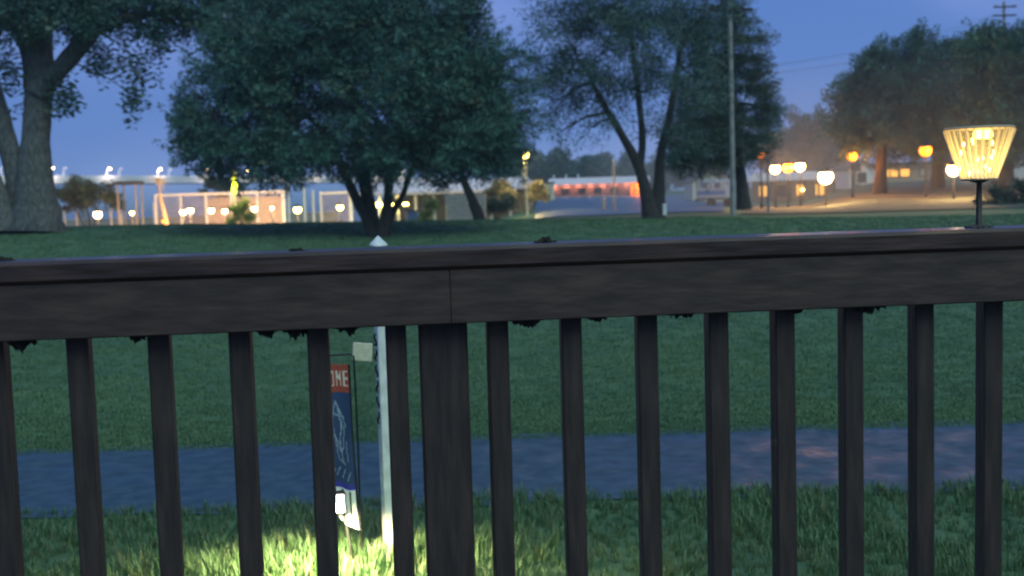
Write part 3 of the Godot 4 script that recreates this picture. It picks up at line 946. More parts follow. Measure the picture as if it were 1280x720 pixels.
	for i in 8:
		put("porch_post", boxm(Vector3(0.1 + (L - 0.2) * i / 7.0, e / 2, 0.3), Vector3(0.14, e, 0.14), 0.01), M.greyroof, w)
	for i in 5:
		var wn := put("window", boxm(Vector3(L * (0.12 + 0.19 * i), e * 0.52, -0.99), Vector3(0.9, 1.1, 0.08), 0.01), M.greyroof, w)
		put("pane", boxm(Vector3(L * (0.12 + 0.19 * i), e * 0.52, -0.94), Vector3(0.74, 0.94, 0.03)), [M.window, M.black, M.window, M.window, M.black][i], wn)
	# the house higher up on the right
	fa = facade("white_house", "white gabled house with a dark roof on the right-hand rise, left of the lit one", "house", 1062, 92.0, 1092, 92.0)
	w = fa[0]; L = fa[1]
	house(w, L, 4.0, spot(1077, 211, 92).y - w.position.y, spot(1077, 201, 92).y - w.position.y, M.white, M.greyroof, 1, false)
	fa = facade("lit_house", "long low house with yellow lit windows on the right-hand rise", "house", 1096, 92.0, 1208, 90.0)
	w = fa[0]; L = fa[1]
	e = spot(1150, 206, 91).y - w.position.y
	put("wall", boxm(Vector3(L / 2, e / 2, -2.0), Vector3(L, e, 4.0)), M.tanwall, w)
	put("roof", boxm(Vector3(L / 2, e + 0.12, -2.0), Vector3(L + 0.6, 0.24, 4.8), 0.03), M.greyroof, w)
	for q in [[0.09, 0.13], [0.2, 0.1], [0.32, 0.12], [0.52, 0.08], [0.68, 0.1], [0.86, 0.1]]:
		var wn := put("window", boxm(Vector3(L * q[0], e * 0.55, 0.02), Vector3(L * q[1], e * 0.56, 0.08), 0.01), M.black, w)
		put("pane", boxm(Vector3(L * q[0], e * 0.55, 0.065), Vector3(L * q[1] - 0.14, e * 0.56 - 0.14, 0.03)), M.window if q[0] < 0.5 else M.cream, wn)
	# trailer and car
	trailer()
	parked_car("pale grey parked car half hidden behind the lantern", 1243, 66.0, 1276, 66.0, 213.0)
	dumpster()
	# poles
	pole("tall dark utility pole standing left of the conifer's trunk", 912, 40.0, -20.0, 0.1, true)
	pole("thin pale pole in front of the long red building", 767, 68.0, 200.0, 0.07, false)
	pole("short grey post left of the thin pale pole", 755, 68.0, 247.0, 0.09, false)
	pole("slim curved pole without a lit lamp, right of the conifer", 959, 47.0, 164.0, 0.05, false)
	pole("utility pole top rising above the right-hand trees", 1255, 75.0, 2.0, 0.13, true)
	for q in [[spot(912, 88, 40), spot(1255, 12, 75), "upper"], [spot(912, 97, 40), spot(1255, 26, 75), "lower"]]:
		var p := []
		var r := []
		for i in 13:
			var f := i / 12.0
			p.append(q[0].lerp(q[1], f) - Vector3(0, 2.0 * f * (1 - f), 0))
			r.append(0.007)
		var wr := put("power_line", tubem(p, r, 5), M.black)
		tag(wr, "%s of two thin power lines between the utility poles" % q[2], "power line", "power lines")
	# white plate nailed to the loose tree
	var sg := spot(831, 262, 36.5)
	var st := thing("tree_sign", "small white plate fixed to the loose tree's trunk", "sign", sg, YAW)
	put("plate", boxm(Vector3.ZERO, Vector3(0.12, 0.36, 0.02), 0.005), M.white, st)

func house(w: Node3D, L: float, depth: float, e: float, rt: float, wall: Material, roof: Material, nw: int, lit: bool) -> void:
	var b := MB.new()                      # gable faces the lawn
	b.box(Vector3(L / 2, e / 2, -depth / 2), Vector3(L, e, depth))
	b.tri(Vector3(0, e, 0), Vector3(L, e, 0), Vector3(L / 2, rt, 0))
	b.tri(Vector3(L, e, -depth), Vector3(0, e, -depth), Vector3(L / 2, rt, -depth))
	put("wall", b.mesh(), wall, w)
	for s in [-1.0, 1.0]:
		var a := Vector3(L / 2 + s * (L / 2 + 0.3), e - 0.12, 0)
		var c := Vector3(L / 2, rt + 0.08, 0)
		var dir := c - a
		put("roof_slope", boxm((a + c) / 2 + Vector3(0, 0.03, -depth / 2), Vector3(dir.length(), 0.12, depth + 0.6), 0.02, Basis(Vector3(0, 0, 1), atan2(dir.y, dir.x))), roof, w)
	for i in nw:
		var x := L * (i + 0.7) / (nw + 0.4)
		var wn := put("window", boxm(Vector3(x, e * 0.55, 0.02), Vector3(0.9, 1.0, 0.08), 0.01), M.white, w)
		put("pane", boxm(Vector3(x, e * 0.55, 0.065), Vector3(0.74, 0.84, 0.03)), M.window if lit else M.black, wn)
	put("door", boxm(Vector3(L * 0.12 + 0.3, 1.0, 0.02), Vector3(0.8, 2.0, 0.06), 0.01), M.greyroof, w)

func bridge() -> void:
	var a := spot(-260, 225, 190)
	var c := spot(560, 233, 400)
	var y0 := spot(60, 218, 222).y
	a.y = y0; c.y = y0
	var dir := c - a
	var L := dir.length()
	var w := thing("bridge", "long pale bridge over the harbour with a row of small lamps", "bridge", Vector3(a.x, 0, a.z), atan2(-dir.z, dir.x))
	put("deck", boxm(Vector3(L / 2, y0 - 0.85, -4), Vector3(L, 1.1, 9.0), 0.05), M.white, w)
	put("parapet", boxm(Vector3(L / 2, y0 - 0.02, 0.4), Vector3(L, 0.55, 0.25), 0.03), M.white, w)
	put("parapet", boxm(Vector3(L / 2, y0 - 0.02, -8.4), Vector3(L, 0.55, 0.25), 0.03), M.white, w)
	var k := 12.0
	while k < L:
		put("pier", boxm(Vector3(k, (y0 - 1.4) / 2 - 1.5, -4), Vector3(0.9, y0 - 1.4 + 3.0, 2.4), 0.05), M.concrete, w)
		k += 55.0
	k = 6.0
	var i := 0
	while k < L:
		var o := MB.new()
		o.tube([Vector3(k, y0 + 0.25, 0.4), Vector3(k, y0 + 1.5, 0.4), Vector3(k, y0 + 1.9, 0.7), Vector3(k, y0 + 1.95, 1.2)], [0.09, 0.07, 0.06, 0.05], 6)
		var lp := put("lamp_post", o.mesh(), M.white, w)
		put("lamp_head", boxm(Vector3(k, y0 + 1.75, 1.3), Vector3(0.28, 0.3, 0.26), 0.05), M.warmwhite if i % 2 == 0 else M.white, lp)
		if i % 2 == 0: omni(lp, Vector3(k, y0 + 1.75, 1.3), Color(1, 0.92, 0.86), 30.0, 0.15)
		k += 3.6 if i % 2 == 0 else 12.5
		i += 1

func mesh_fence(label: String, px0: float, d0: float, px1: float, d1: float, ytop: float, bays: int, which: String) -> void:
	var fa := facade("mesh_fence", label, "fence", px0, d0, px1, d1)
	var w: Node3D = fa[0]
	var L: float = fa[1]
	var h := spot((px0 + px1) / 2, ytop, (d0 + d1) / 2).y - w.position.y
	for i in bays + 1:
		put("fence_post", tubem([Vector3(L * i / bays, 0, 0), Vector3(L * i / bays, h + 0.05, 0)], [0.07, 0.07] if i < bays else [0.12, 0.12], 8), M.white, w)
	put("top_rail", boxm(Vector3(L / 2, h - 0.05, 0), Vector3(L, 0.16, 0.08), 0.02), M.white, w)
	put("bottom_rail", boxm(Vector3(L / 2, 0.25, 0), Vector3(L, 0.06, 0.05), 0.01), M.white, w)
	var b := MB.new()
	var st := 0.13
	var n := int((L + h) / st)
	for i in n:
		for s in [0, 1]:
			var x0 := i * st - h
			var p0 := Vector3(x0, 0.28, 0)
			var p1 := Vector3(x0 + h - 0.4, h - 0.13, 0)
			if p0.x < 0: p0 = Vector3(0, 0.28 - x0, 0)
			if p1.x > L: p1 = Vector3(L, h - 0.13 - (x0 + h - 0.4 - L), 0)
			if p1.x <= p0.x: continue
			if s == 1:
				p0.x = L - p0.x; p1.x = L - p1.x
			var up := Vector3(-0.014, 0.014, 0.004 if s else -0.004)
			b.quad(p0 - up, p1 - up, p1 + up, p0 + up)
			b.quad(p0 + up, p1 + up, p1 - up, p0 - up)
	var net := put("wire_mesh", b.mesh(), M.pinkmesh, w)
	net.set_meta("kind", "stuff")
	if which == "longer":      # a plain pale screen board behind the right half of the mesh
		for i in range(2, 5):
			put("screen_board", boxm(Vector3(L * (i + 0.5) / bays, h * 0.48, -0.14), Vector3(L / bays - 0.04, h * 0.8, 0.03)), M.pinkmesh, w)

func pole(label: String, px: float, d: float, ytop: float, r: float, arms: bool) -> void:
	var g := land(px, d)
	var top := spot(px, ytop, d)
	g.x = top.x; g.z = top.z; g.y = elev(g.x, g.z) - 0.05
	var h := top.y - g.y
	var t := thing("utility_pole" if arms else "pole", label, "pole", g, YAW, "utility poles" if arms else "slim poles beyond the lawn")
	put("shaft", tubem([Vector3.ZERO, Vector3(0, h * 0.5, 0), Vector3(0, h, 0)], [r, r * 0.85, r * 0.7], 10), M.polewood if arms else M.metal, t)
	if arms:
		for q in [0.35, 0.9]:
			put("crossarm", boxm(Vector3(0, h - q, 0.14), Vector3(1.5, 0.1, 0.09), 0.01), M.darkbark, t)
		for x in [-0.6, 0.6]:
			put("insulator", tubem([Vector3(x, h - 0.3, 0.14), Vector3(x, h - 0.14, 0.14)], [0.05, 0.04], 8), M.concrete, t)
	elif h > 3.2:
		put("bracket", tubem([Vector3(0, h - 0.1, 0), Vector3(-0.06, h + 0.12, 0), Vector3(-0.2, h + 0.16, 0)], [r * 0.7, r * 0.6, r * 0.5], 6), M.metal, t)

func trailer() -> void:
	var fa := facade("travel_trailer", "pale blue-grey travel trailer with a blue stripe, parked left of the utility pole", "trailer", 868, 78.0, 908, 76.0)
	var w: Node3D = fa[0]
	var L: float = fa[1]
	put("body", boxm(Vector3(L / 2, 1.15, -1), Vector3(L, 1.35, 1.8), 0.16), mat(lin(0.3, 0.36, 0.44), 0.4), w)
	put("stripe", boxm(Vector3(L / 2, 0.95, -0.09), Vector3(L - 0.3, 0.28, 0.03)), mat(lin(0.05, 0.14, 0.36), 0.4), w)
	for x in [0.3, 0.7]:
		var wn := put("window", boxm(Vector3(L * x, 1.45, -0.09), Vector3(0.5, 0.4, 0.04), 0.01), M.metal, w)
		put("pane", boxm(Vector3(L * x, 1.45, -0.065), Vector3(0.42, 0.32, 0.012)), mat(lin(0.1, 0.14, 0.2), 0.2), wn)
	for z in [-0.1, -1.9]:
		var b := MB.new()
		b.tube([Vector3(L * 0.5, 0.3, z - 0.09), Vector3(L * 0.5, 0.3, z + 0.09)], [0.32, 0.32], 14)
		put("wheel", b.mesh(), M.black, w)
	put("hitch", tubem([Vector3(0, 0.5, -1), Vector3(-0.8, 0.45, -1)], [0.06, 0.05], 6), M.darkmetal, w)

func parked_car(label: String, px0: float, d0: float, px1: float, d1: float, ytop: float) -> void:
	var fa := facade("parked_car", label, "car", px0, d0, px1, d1)
	var w: Node3D = fa[0]
	var L := 4.2
	var prof := PackedVector2Array([Vector2(0, 0.35), Vector2(0.02, 0.75), Vector2(0.35, 0.95), Vector2(1.15, 1.02), Vector2(1.65, 1.45), Vector2(3.05, 1.47), Vector2(3.7, 1.05), Vector2(4.15, 0.95), Vector2(4.2, 0.4), Vector2(3.8, 0.28), Vector2(0.5, 0.28)])
	var cs := CSGPolygon3D.new()
	cs.polygon = prof
	cs.depth = 1.7
	cs.name = "body"
	cs.material = mat(lin(0.5, 0.52, 0.55), 0.3)
	w.add_child(cs, true)
	for z in [0.01, -1.71]:
		var b := MB.new()
		b.quad(Vector3(1.32, 1.05, z), Vector3(3.5, 1.08, z), Vector3(3.0, 1.4, z), Vector3(1.72, 1.4, z))
		put("side_window", b.mesh(), M.black, w)
	for x in [0.8, 3.35]:
		for z in [-0.12, -1.58]:
			var b := MB.new()
			b.tube([Vector3(x, 0.32, z - 0.11), Vector3(x, 0.32, z + 0.13)], [0.32, 0.32], 16)
			var wh := put("wheel", b.mesh(), M.black, w)
			var rb := MB.new()
			rb.tube([Vector3(x, 0.32, z - 0.12), Vector3(x, 0.32, z + 0.14)], [0.19, 0.19], 12)
			put("rim", rb.mesh(), M.metal, wh)
	for z in [-0.3, -1.4]:
		put("headlight", boxm(Vector3(0.03, 0.74, z), Vector3(0.08, 0.14, 0.3), 0.02), M.white, w)

func dumpster() -> void:
	var fa := facade("dumpster", "small blue bin box between the dense tree's stems and the shelter lamp", "bin", 507, 64.0, 522, 64.0)
	var w: Node3D = fa[0]
	var L: float = fa[1]
	var h := spot(514, 262, 64).y - w.position.y
	var m := mat(lin(0.05, 0.09, 0.17), 0.6)
	put("body", boxm(Vector3(L / 2, h * 0.47, -0.35), Vector3(L, h * 0.86, 0.7), 0.04), m, w)
	put("lid", boxm(Vector3(L / 2, h * 0.95, -0.35), Vector3(L + 0.06, 0.07, 0.76), 0.02), M.darkmetal, w)

# ------------------------------------------------------------------ lamps
func lamps() -> void:
	var warm := Color(1, 0.8, 0.52)
	var amber := Color(1, 0.55, 0.16)
	var yel := Color(1, 0.9, 0.55)
	var sh := "lamps along the shore"
	lamp_post("large warm shore lamp glowing orange, right of the big left tree", 122, 268, 70, 0.24, M.warmwhite, Color(1, 0.6, 0.3), 10, sh)
	lamp_post("smaller yellow shore lamp between the large one and the palm", 165, 266, 70, 0.13, M.yellow, yel, 3, sh)
	lamp_post("small orange ground lamp at the foot of the leaning palm", 204, 276, 69, 0.1, M.orange, amber, 9, sh)
	var fl := "lamps along the mesh fences"
	lamp_post("leftmost of the two close lamps right of the palm", 229, 265, 68, 0.17, M.warmwhite, Color(1, 0.76, 0.56), 9, fl)
	lamp_post("second of the two close lamps right of the palm", 238, 263, 68, 0.17, M.warmwhite, Color(1, 0.76, 0.56), 9, fl)
	lamp_post("bright fence lamp midway between the palm and the yellow post", 264, 263, 68, 0.17, M.warmwhite, Color(1, 0.76, 0.56), 8, fl)
	lamp_post("bright fence lamp just left of the yellow post", 281, 264, 68, 0.15, M.warmwhite, Color(1, 0.76, 0.56), 8, fl)
	lamp_post("fence lamp just right of the yellow post", 318, 261, 68, 0.17, M.warmwhite, Color(1, 0.76, 0.56), 9, fl)
	lamp_post("smallest fence lamp, near the fence's bright right post", 340, 260, 68, 0.1, M.warmwhite, Color(1, 0.76, 0.56), 6, fl)
	lamp_post("large yellow lamp in the gap between the two mesh fences", 372, 262, 68, 0.22, M.yellow, yel, 7, fl)
	lamp_post("bright yellow lamp in front of the short mesh fence", 425, 259, 68, 0.19, M.yellow, yel, 7, fl)
	# tall glowing post
	for q in [[293, 212.0, 242.0, 66.0, "tall post with a glowing yellow-green tube, in front of the longer mesh fence"], [485, 209.0, 234.0, 80.0, "glowing yellow tube light seen between the dense tree's stems"]]:
		var g := land(q[0], q[3])
		var t := thing("tube_light_post", q[4], "lamp post", g)
		var a := spot(q[0], q[2], q[3]) - g
		var b := spot(q[0], q[1], q[3]) - g
		put("pole", tubem([Vector3(a.x, 0, a.z), Vector3(a.x, a.y, a.z)], [0.07, 0.07], 8), M.cream, t)
		var m := MB.new()
		m.tube([a, a.lerp(b, 0.2), a.lerp(b, 0.75), b], [0.12, 0.16, 0.15, 0.02], 10)
		put("tube_light", m.mesh(), M.lime, t)
		omni(t, a.lerp(b, 0.3) + Vector3(0, 0, 0.3), Color(0.9, 0.92, 0.4), 5.0, 0.2)
	# globe street lamp
	var gl := lamp_post("tall street lamp with a bright yellow globe, right of the dense tree", 657, 192, 68, 0.24, M.yellow, yel, 26, "", M.cream)
	var arm := MB.new()
	var hh := spot(657, 192, 68).y - gl.position.y
	arm.tube([Vector3(-0.16, hh - 1.9, 0), Vector3(-0.16, hh - 0.1, 0), Vector3(0, hh + 0.22, 0)], [0.06, 0.06, 0.03], 8)
	put("brace", arm.mesh(), M.cream, gl)
	# right-hand lamps
	var rg := "street lamps by the lit buildings"
	lamp_post("small orange lamp up beside the conifer's right edge", 951, 193, 62, 0.2, M.orange, amber, 10, rg, M.darkmetal)
	lamp_post("left white lamp of the trio before the tan building", 969, 211, 68, 0.29, M.warmwhite, warm, 13, rg, M.darkmetal)
	lamp_post("middle orange lamp of the trio before the tan building", 985, 209, 68, 0.31, M.orange, amber, 18, rg, M.darkmetal)
	lamp_post("right white lamp of the trio before the tan building", 1000, 208, 68, 0.29, M.warmwhite, warm, 13, rg, M.darkmetal)
	lamp_post("large brilliant white lamp at the tan building's right end", 1032, 221, 56, 0.35, M.warmwhite, warm, 25, rg, M.darkmetal)
	lamp_post("tiny low lamp under the trio, before the tan building", 1003, 237, 84, 0.12, M.yellow, yel, 5, rg, M.darkmetal)
	lamp_post("orange lamp in front of the white gabled house", 1065, 195, 62, 0.27, M.orange, amber, 11, rg, M.darkmetal)
	lamp_post("large orange lamp under the right-hand trees", 1157, 188, 56, 0.3, M.orange, amber, 9, rg, M.darkmetal)
	lamp_post("bright white lamp just left of the glowing lantern", 1192, 212, 52, 0.29, M.warmwhite, warm, 18, rg, M.darkmetal)

# thin haze added for glow round the street lamps on the right-hand rise
func added_mist() -> void:
	var f := FogVolume.new()
	f.name = "added_mist"
	f.shape = RenderingServer.FOG_VOLUME_SHAPE_ELLIPSOID
	f.size = Vector3(36, 14, 62)
	var m := FogMaterial.new()
	m.density = 0.0042
	m.albedo = Color(0.95, 0.95, 0.95)
	f.material = m
	add_child(f, true)
	f.position = spot(1080, 212, 76)
	tag(f, "thin haze added for the glow round the street lamps on the right", "added_mist", "", "stuff")

# ------------------------------------------------------------------ porch railing
func railing() -> void:
	var zf := -2.06
	var yt := 2.012
	var r := thing("porch_railing", "dark brown wooden porch railing crossing the whole foreground", "railing", Vector3(0, 1.0, zf))
	var y0 := yt - 1.0
	# the cap: two lengths, sagging a little and slightly proud of the boards below
	put("cap_rail", boxm(Vector3(0, y0 - 0.0195, -0.066), Vector3(7.0, 0.039, 0.14), 0.006), M.cap, r)
	put("face_board", boxm(Vector3(-1.72, y0 - 0.0882, -0.0215), Vector3(3.5892, 0.0976, 0.038), 0.002), M.wood, r)
	put("face_board", boxm(Vector3(1.742, y0 - 0.0881, -0.0213), Vector3(3.336, 0.0974, 0.038), 0.002), M.wood, r)
	var xs := [-1.455, -1.31, -1.165, -1.02, -0.876, -0.733, -0.589, -0.448, -0.305, -0.166, -0.026, 0.16, 0.296, 0.438, 0.572, 0.699, 0.832, 0.97, 1.107, 1.247, 1.385, 1.523, 1.66]
	var bm := boxm(Vector3(0, -0.44, 0), Vector3(0.038, 0.88, 0.038), 0.003)
	for x in xs:
		var o := put("baluster", bm, M.upright, r)
		o.position = Vector3(x, y0 - 0.041, -0.06)
		o.rotation = Vector3(0, rnd(-0.05, 0.05), rnd(-0.003, 0.003))
	for x in [0.06, -1.78, 1.95]:
		put("post", boxm(Vector3(x, y0 / 2 - 0.54, -0.086), Vector3(0.089, y0 + 0.996, 0.089), 0.005), M.upright, r)
	put("bottom_rail", boxm(Vector3(0, 0.075, -0.0215), Vector3(7.0, 0.089, 0.038), 0.004), M.wood, r)
	# deck that it stands on
	var dk := thing("porch_deck", "wooden porch floor below the railing", "deck", Vector3(0, 0, 0))
	dk.set_meta("kind", "structure")
	for i in 22:
		put("plank", boxm(Vector3(0, 0.98, -1.95 + i * 0.146), Vector3(7.2, 0.036, 0.14), 0.004), M.deck, dk)
	put("rim_joist", boxm(Vector3(0, 0.87, -2.0), Vector3(7.2, 0.18, 0.04)), M.wood, dk)
	# dry leaves caught under and on the rail
	var under := [[36, 436, 30, 14, "ragged clump of dead leaves hanging under the rail near its left end"], [176, 428, 16, 9, "small dead leaf clump under the rail at the third baluster from the left"], [332, 419, 26, 11, "flat tuft of dead leaves under the rail left of the banner's baluster"], [370, 419, 22, 14, "pointed dead leaf clump under the rail touching the banner's baluster"],
		[436, 412, 30, 10, "dark leaf tuft under the rail above the banner"], [662, 408, 34, 12, "ragged dead leaf clump under the rail right of the thick post"], [752, 403, 28, 8, "low leaf tuft under the rail, second gap right of the thick post"], [862, 398, 34, 10, "broad leaf tuft under the rail, third gap right of the thick post"], [1012, 394, 40, 8, "thin leaf tuft under the rail right of the middle of its right half"], [1112, 390, 48, 11, "long leaf tuft under the rail near its right end"]]
	for q in under:
		var p := spot(q[0], q[1], 2.08)
		p.z = zf - 0.035
		p.y = yt - 0.1375
		leaf_clump(q[4], p, q[2] * 0.00078, q[3] * 0.0023, -1.0)
	leaf_clump("dead leaf heap on top of the rail at its left end", Vector3(spot(8, 322, 2.08).x, yt, zf - 0.06), 0.018, 0.016, 1.0)
	leaf_clump("thin twiggy leaf scrap on top of the rail left of the white post", Vector3(spot(372, 310, 2.1).x, yt, zf - 0.07), 0.018, 0.012, 1.0)
	leaf_clump("small upright sprig on top of the rail right of the thick post", Vector3(spot(686, 303, 2.1).x, yt, zf - 0.07), 0.016, 0.017, 1.0)
	# solar lantern on the rail
	var ln := thing("solar_lantern", "glowing yellow ribbed lantern on a short stem on the rail's right end", "lantern", Vector3(1.087, yt, zf - 0.062))
	var lb := MB.new()
	lb.lathe(Vector3.ZERO, [[0.026, 0.0], [0.026, 0.004], [0.006, 0.007], [0.0048, 0.085], [0.02, 0.09]], 16)
	put("stem", lb.mesh(), M.darkbark, ln)
	var y1 := 0.092
	var cup := MB.new()
	cup.lathe(Vector3(0, y1, 0), [[0.031, 0.0], [0.0465, 0.046], [0.0625, 0.094]], 64, 0.06)
	var gm := StandardMaterial3D.new()
	gm.albedo_color = Color(1.0, 0.97, 0.86, 0.2)
	gm.transparency = BaseMaterial3D.TRANSPARENCY_ALPHA
	gm.roughness = 0.35
	gm.cull_mode = BaseMaterial3D.CULL_DISABLED
	gm.backlight_enabled = true
	gm.backlight = Color(0.7, 0.62, 0.42)
	var gr := gm.duplicate() as StandardMaterial3D
	gr.albedo_color = Color(1.0, 0.96, 0.84, 0.45)
	put("shade", cup.mesh(), gm, ln)
	var rm := MB.new()
	rm.lathe(Vector3(0, y1, 0), [[0.0, -0.002], [0.032, -0.002], [0.032, 0.003], [0.0, 0.003]], 24)
	put("shade_base", rm.mesh(), M.cream, ln)
	var lid := MB.new()
	lid.lathe(Vector3(0, y1 + 0.094, 0), [[0.0, 0.0005], [0.062, 0.0005], [0.0635, 0.002], [0.06, 0.005], [0.0, 0.006]], 32)
	put("lid", lid.mesh(), M.tanwall, ln)
	put("bulb", boxm(Vector3(-0.004, y1 + 0.084, 0.022), Vector3(0.033, 0.016, 0.02), 0.004), glow(Color(1.0, 0.9, 0.42), 6.0), ln)
	for k in 26:                            # thick glass ribs round the cup
		var a := TAU * k / 26.0
		var o := Vector3(cos(a), 0, sin(a))
		put("glass_rib", tubem([Vector3(0, y1 + 0.001, 0) + o * 0.0315, Vector3(0, y1 + 0.046, 0) + o * 0.047, Vector3(0, y1 + 0.0935, 0) + o * 0.0628], [0.0016, 0.0022, 0.0028], 6), gr, ln)
	for k in 13:  # glowing beads standing in for glints of the bulb in the ribbed glass
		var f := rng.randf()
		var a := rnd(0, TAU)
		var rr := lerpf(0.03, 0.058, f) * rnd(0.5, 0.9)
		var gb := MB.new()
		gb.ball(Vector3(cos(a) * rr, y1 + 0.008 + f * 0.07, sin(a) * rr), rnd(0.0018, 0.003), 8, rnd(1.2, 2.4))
		put("glint_bead", gb.mesh(), glow(Color(1.0, 0.92, 0.5), 7.0), ln)
	omni(ln, Vector3(0, y1 + 0.045, 0.0), Color(1, 0.88, 0.62), 0.008, 0.02)

func leaf_clump(label: String, at: Vector3, w: float, h: float, up: float) -> void:
	var b := MB.new()
	for i in 46:
		var f := rnd(-1, 1)
		var hh := h * (1.0 - absf(f) * 0.75) * rnd(0.25, 1.05)
		var o := Vector3(f * w, 0.004 * -up, rnd(-0.018, 0.012))
		var tip := o + Vector3(rnd(-0.009, 0.009), up * hh, rnd(-0.006, 0.006))
		var s := Vector3(rnd(0.003, 0.008), rnd(-0.003, 0.003), rnd(-0.004, 0.004))
		var mid := o.lerp(tip, 0.55)
		b.quad(o - s * 0.7, o + s * 0.7, mid + s, mid - s)
		b.tri(mid - s, mid + s, tip)
	var o := put("leaf_clump", b.mesh(), M.deadleaf)
	o.position = at
	tag(o, label, "dead leaves", "dead leaf clumps caught on the railing")

# ------------------------------------------------------------------ yard things
func yard() -> void:
	# white sign post
	var d := 6.6
	var g := land(470.5, d)
	var top := spot(474, 297, d)
	var h := top.y - g.y
	var p := thing("sign_post", "white square post with black lettering down its left face and a small cream plaque", "sign post", g, YAW + 0.42)
	put("post", boxm(Vector3(0, (h - 0.05) / 2, 0), Vector3(0.07, h - 0.05, 0.07), 0.004), M.white, p)
	var cb := MB.new()
	cb.lathe(Vector3(0, h - 0.05, 0), [[0.056, 0.0], [0.058, 0.012], [0.001, 0.062]], 4)
	var cp := put("post_cap", cb.mesh(), M.white, p)
	cp.rotation.y = PI / 4
	var tb := MB.new()                      # lettering down the left face: heavy curled strokes, each its own letter
	for i in 6:
		var yb := spot(470, 426 + i * 20, d).y - g.y
		var pts := []
		var rr := []
		for k in 9:
			var f := k / 8.0
			pts.append(Vector3(-0.0368, yb + 0.036 - f * 0.072, 0.018 * sin(f * TAU * (1.0 if i % 2 else -1.0))))
			rr.append(0.0088 * (0.6 + 0.6 * sin(f * PI)))
		var lb := MB.new()
		lb.tube(pts, rr, 6, 0.3)
		put("letter", lb.mesh(), M.black, p)
	var inv := p.transform.affine_inverse()
	var q0 := inv * spot(464, 440, d)
	var pc := inv * spot(453, 440, d)
	put("bracket", tubem([Vector3(-0.03, q0.y + 0.03, 0), Vector3(pc.x, q0.y + 0.055, pc.z)], [0.006, 0.005], 6), M.black, p)
	put("plaque", boxm(pc, Vector3(0.112, 0.105, 0.012), 0.004, Basis(Vector3.UP, -0.42) * Basis(Vector3(0, 0, 1), -0.09)), M.cream, p)
	# banner on a thin stand
	d = 6.5
	var fg := land(433, d)
	var fl := thing("garden_banner", "tall narrow navy banner with an orange panel on top, left of the white post", "banner", fg, YAW)
	var t0 := spot(442, 452, d) - fg
	put("stand", tubem([Vector3(0.002, 0, 0.012), Vector3(t0.x + 0.004, t0.y * 0.6, 0.012), Vector3(t0.x, t0.y + 0.02, 0.012), Vector3(t0.x - 0.02, t0.y + 0.035, 0.012), Vector3(t0.x - 0.25, t0.y + 0.025, 0.012)], [0.006, 0.006, 0.006, 0.006, 0.005], 8), M.black, fl)
	var b := MB.new()
	var nx := 14
	var ny := 40
	var inv2 := fl.transform.affine_inverse()
	for j in ny + 1:
		var f := float(j) / ny
		for i in nx + 1:
			var e := float(i) / nx
			var rx := lerpf(437.0, 451.0, f)
			var lx := lerpf(396.0, 410.0, f)
			var yy := lerpf(456.0, 664.0, f)
			if f > 0.8: yy -= (1.0 - e) * 24.0 * (f - 0.8) * 5.0
			var q := inv2 * spot(lerpf(lx, rx, e), yy, d)
			q.z += 0.03 * sin(e * 6.0 + f * 4.0) * (0.4 + f) + 0.008 * sin(e * 11.0 - f * 9.0) - 0.03 * (1.0 - e)
			b.vert(q, Vector3(-0.55 * cos(e * 6.0 + f * 4.0) * (0.4 + f), 0, 1).normalized(), Vector2(e, f))
	for j in ny:
		for i in nx:
			var a := j * (nx + 1) + i
			var c := a + nx + 1
			b.ix.append_array(PackedInt32Array([a, a + 1, c, a + 1, c + 1, c]))
	var fm := mat(Color.WHITE, 0.8)
	fm.albedo_texture = banner_print()
	fm.cull_mode = BaseMaterial3D.CULL_DISABLED
	fm.backlight_enabled = true
	fm.backlight = Color(0.12, 0.12, 0.12)
	put("cloth", b.mesh(), fm, fl)
	# solar spotlight in front of the banner
	d = 6.34
	var sg := land(414, d)
	var sl := thing("garden_spotlight", "small square garden spotlight shining white at the foot of the banner", "spotlight", sg, YAW)
	var sp := spot(423, 630, d) - sg
	put("stake", tubem([Vector3(0.04, -0.02, 0), Vector3(sp.x + 0.015, sp.y - 0.06, -0.03)], [0.007, 0.009], 8), M.darkmetal, sl)
	var tilt := Basis(Vector3.RIGHT, 0.12) * Basis(Vector3.UP, 0.18)
	put("housing", boxm(sp + tilt * Vector3(0, 0, -0.028), Vector3(0.105, 0.12, 0.05), 0.012, tilt), M.black, sl)
	put("lens", boxm(sp, Vector3(0.09, 0.104, 0.01), 0.004, tilt), M.lens, sl)
	var beam := SpotLight3D.new()
	beam.name = "spotlight_beam"
	sl.add_child(beam, true)
	beam.position = sp + Vector3(0, -0.01, 0.045)
	beam.rotation_degrees = Vector3(-76, 180, 0)
	beam.light_color = Color(1.0, 0.93, 0.68)
	beam.light_energy = 6.5
	beam.light_size = 0.05
	beam.spot_angle = 88.0
	beam.spot_angle_attenuation = 0.35
	beam.spot_range = 60.0
	beam.spot_attenuation = 2.0
	beam.shadow_enabled = true

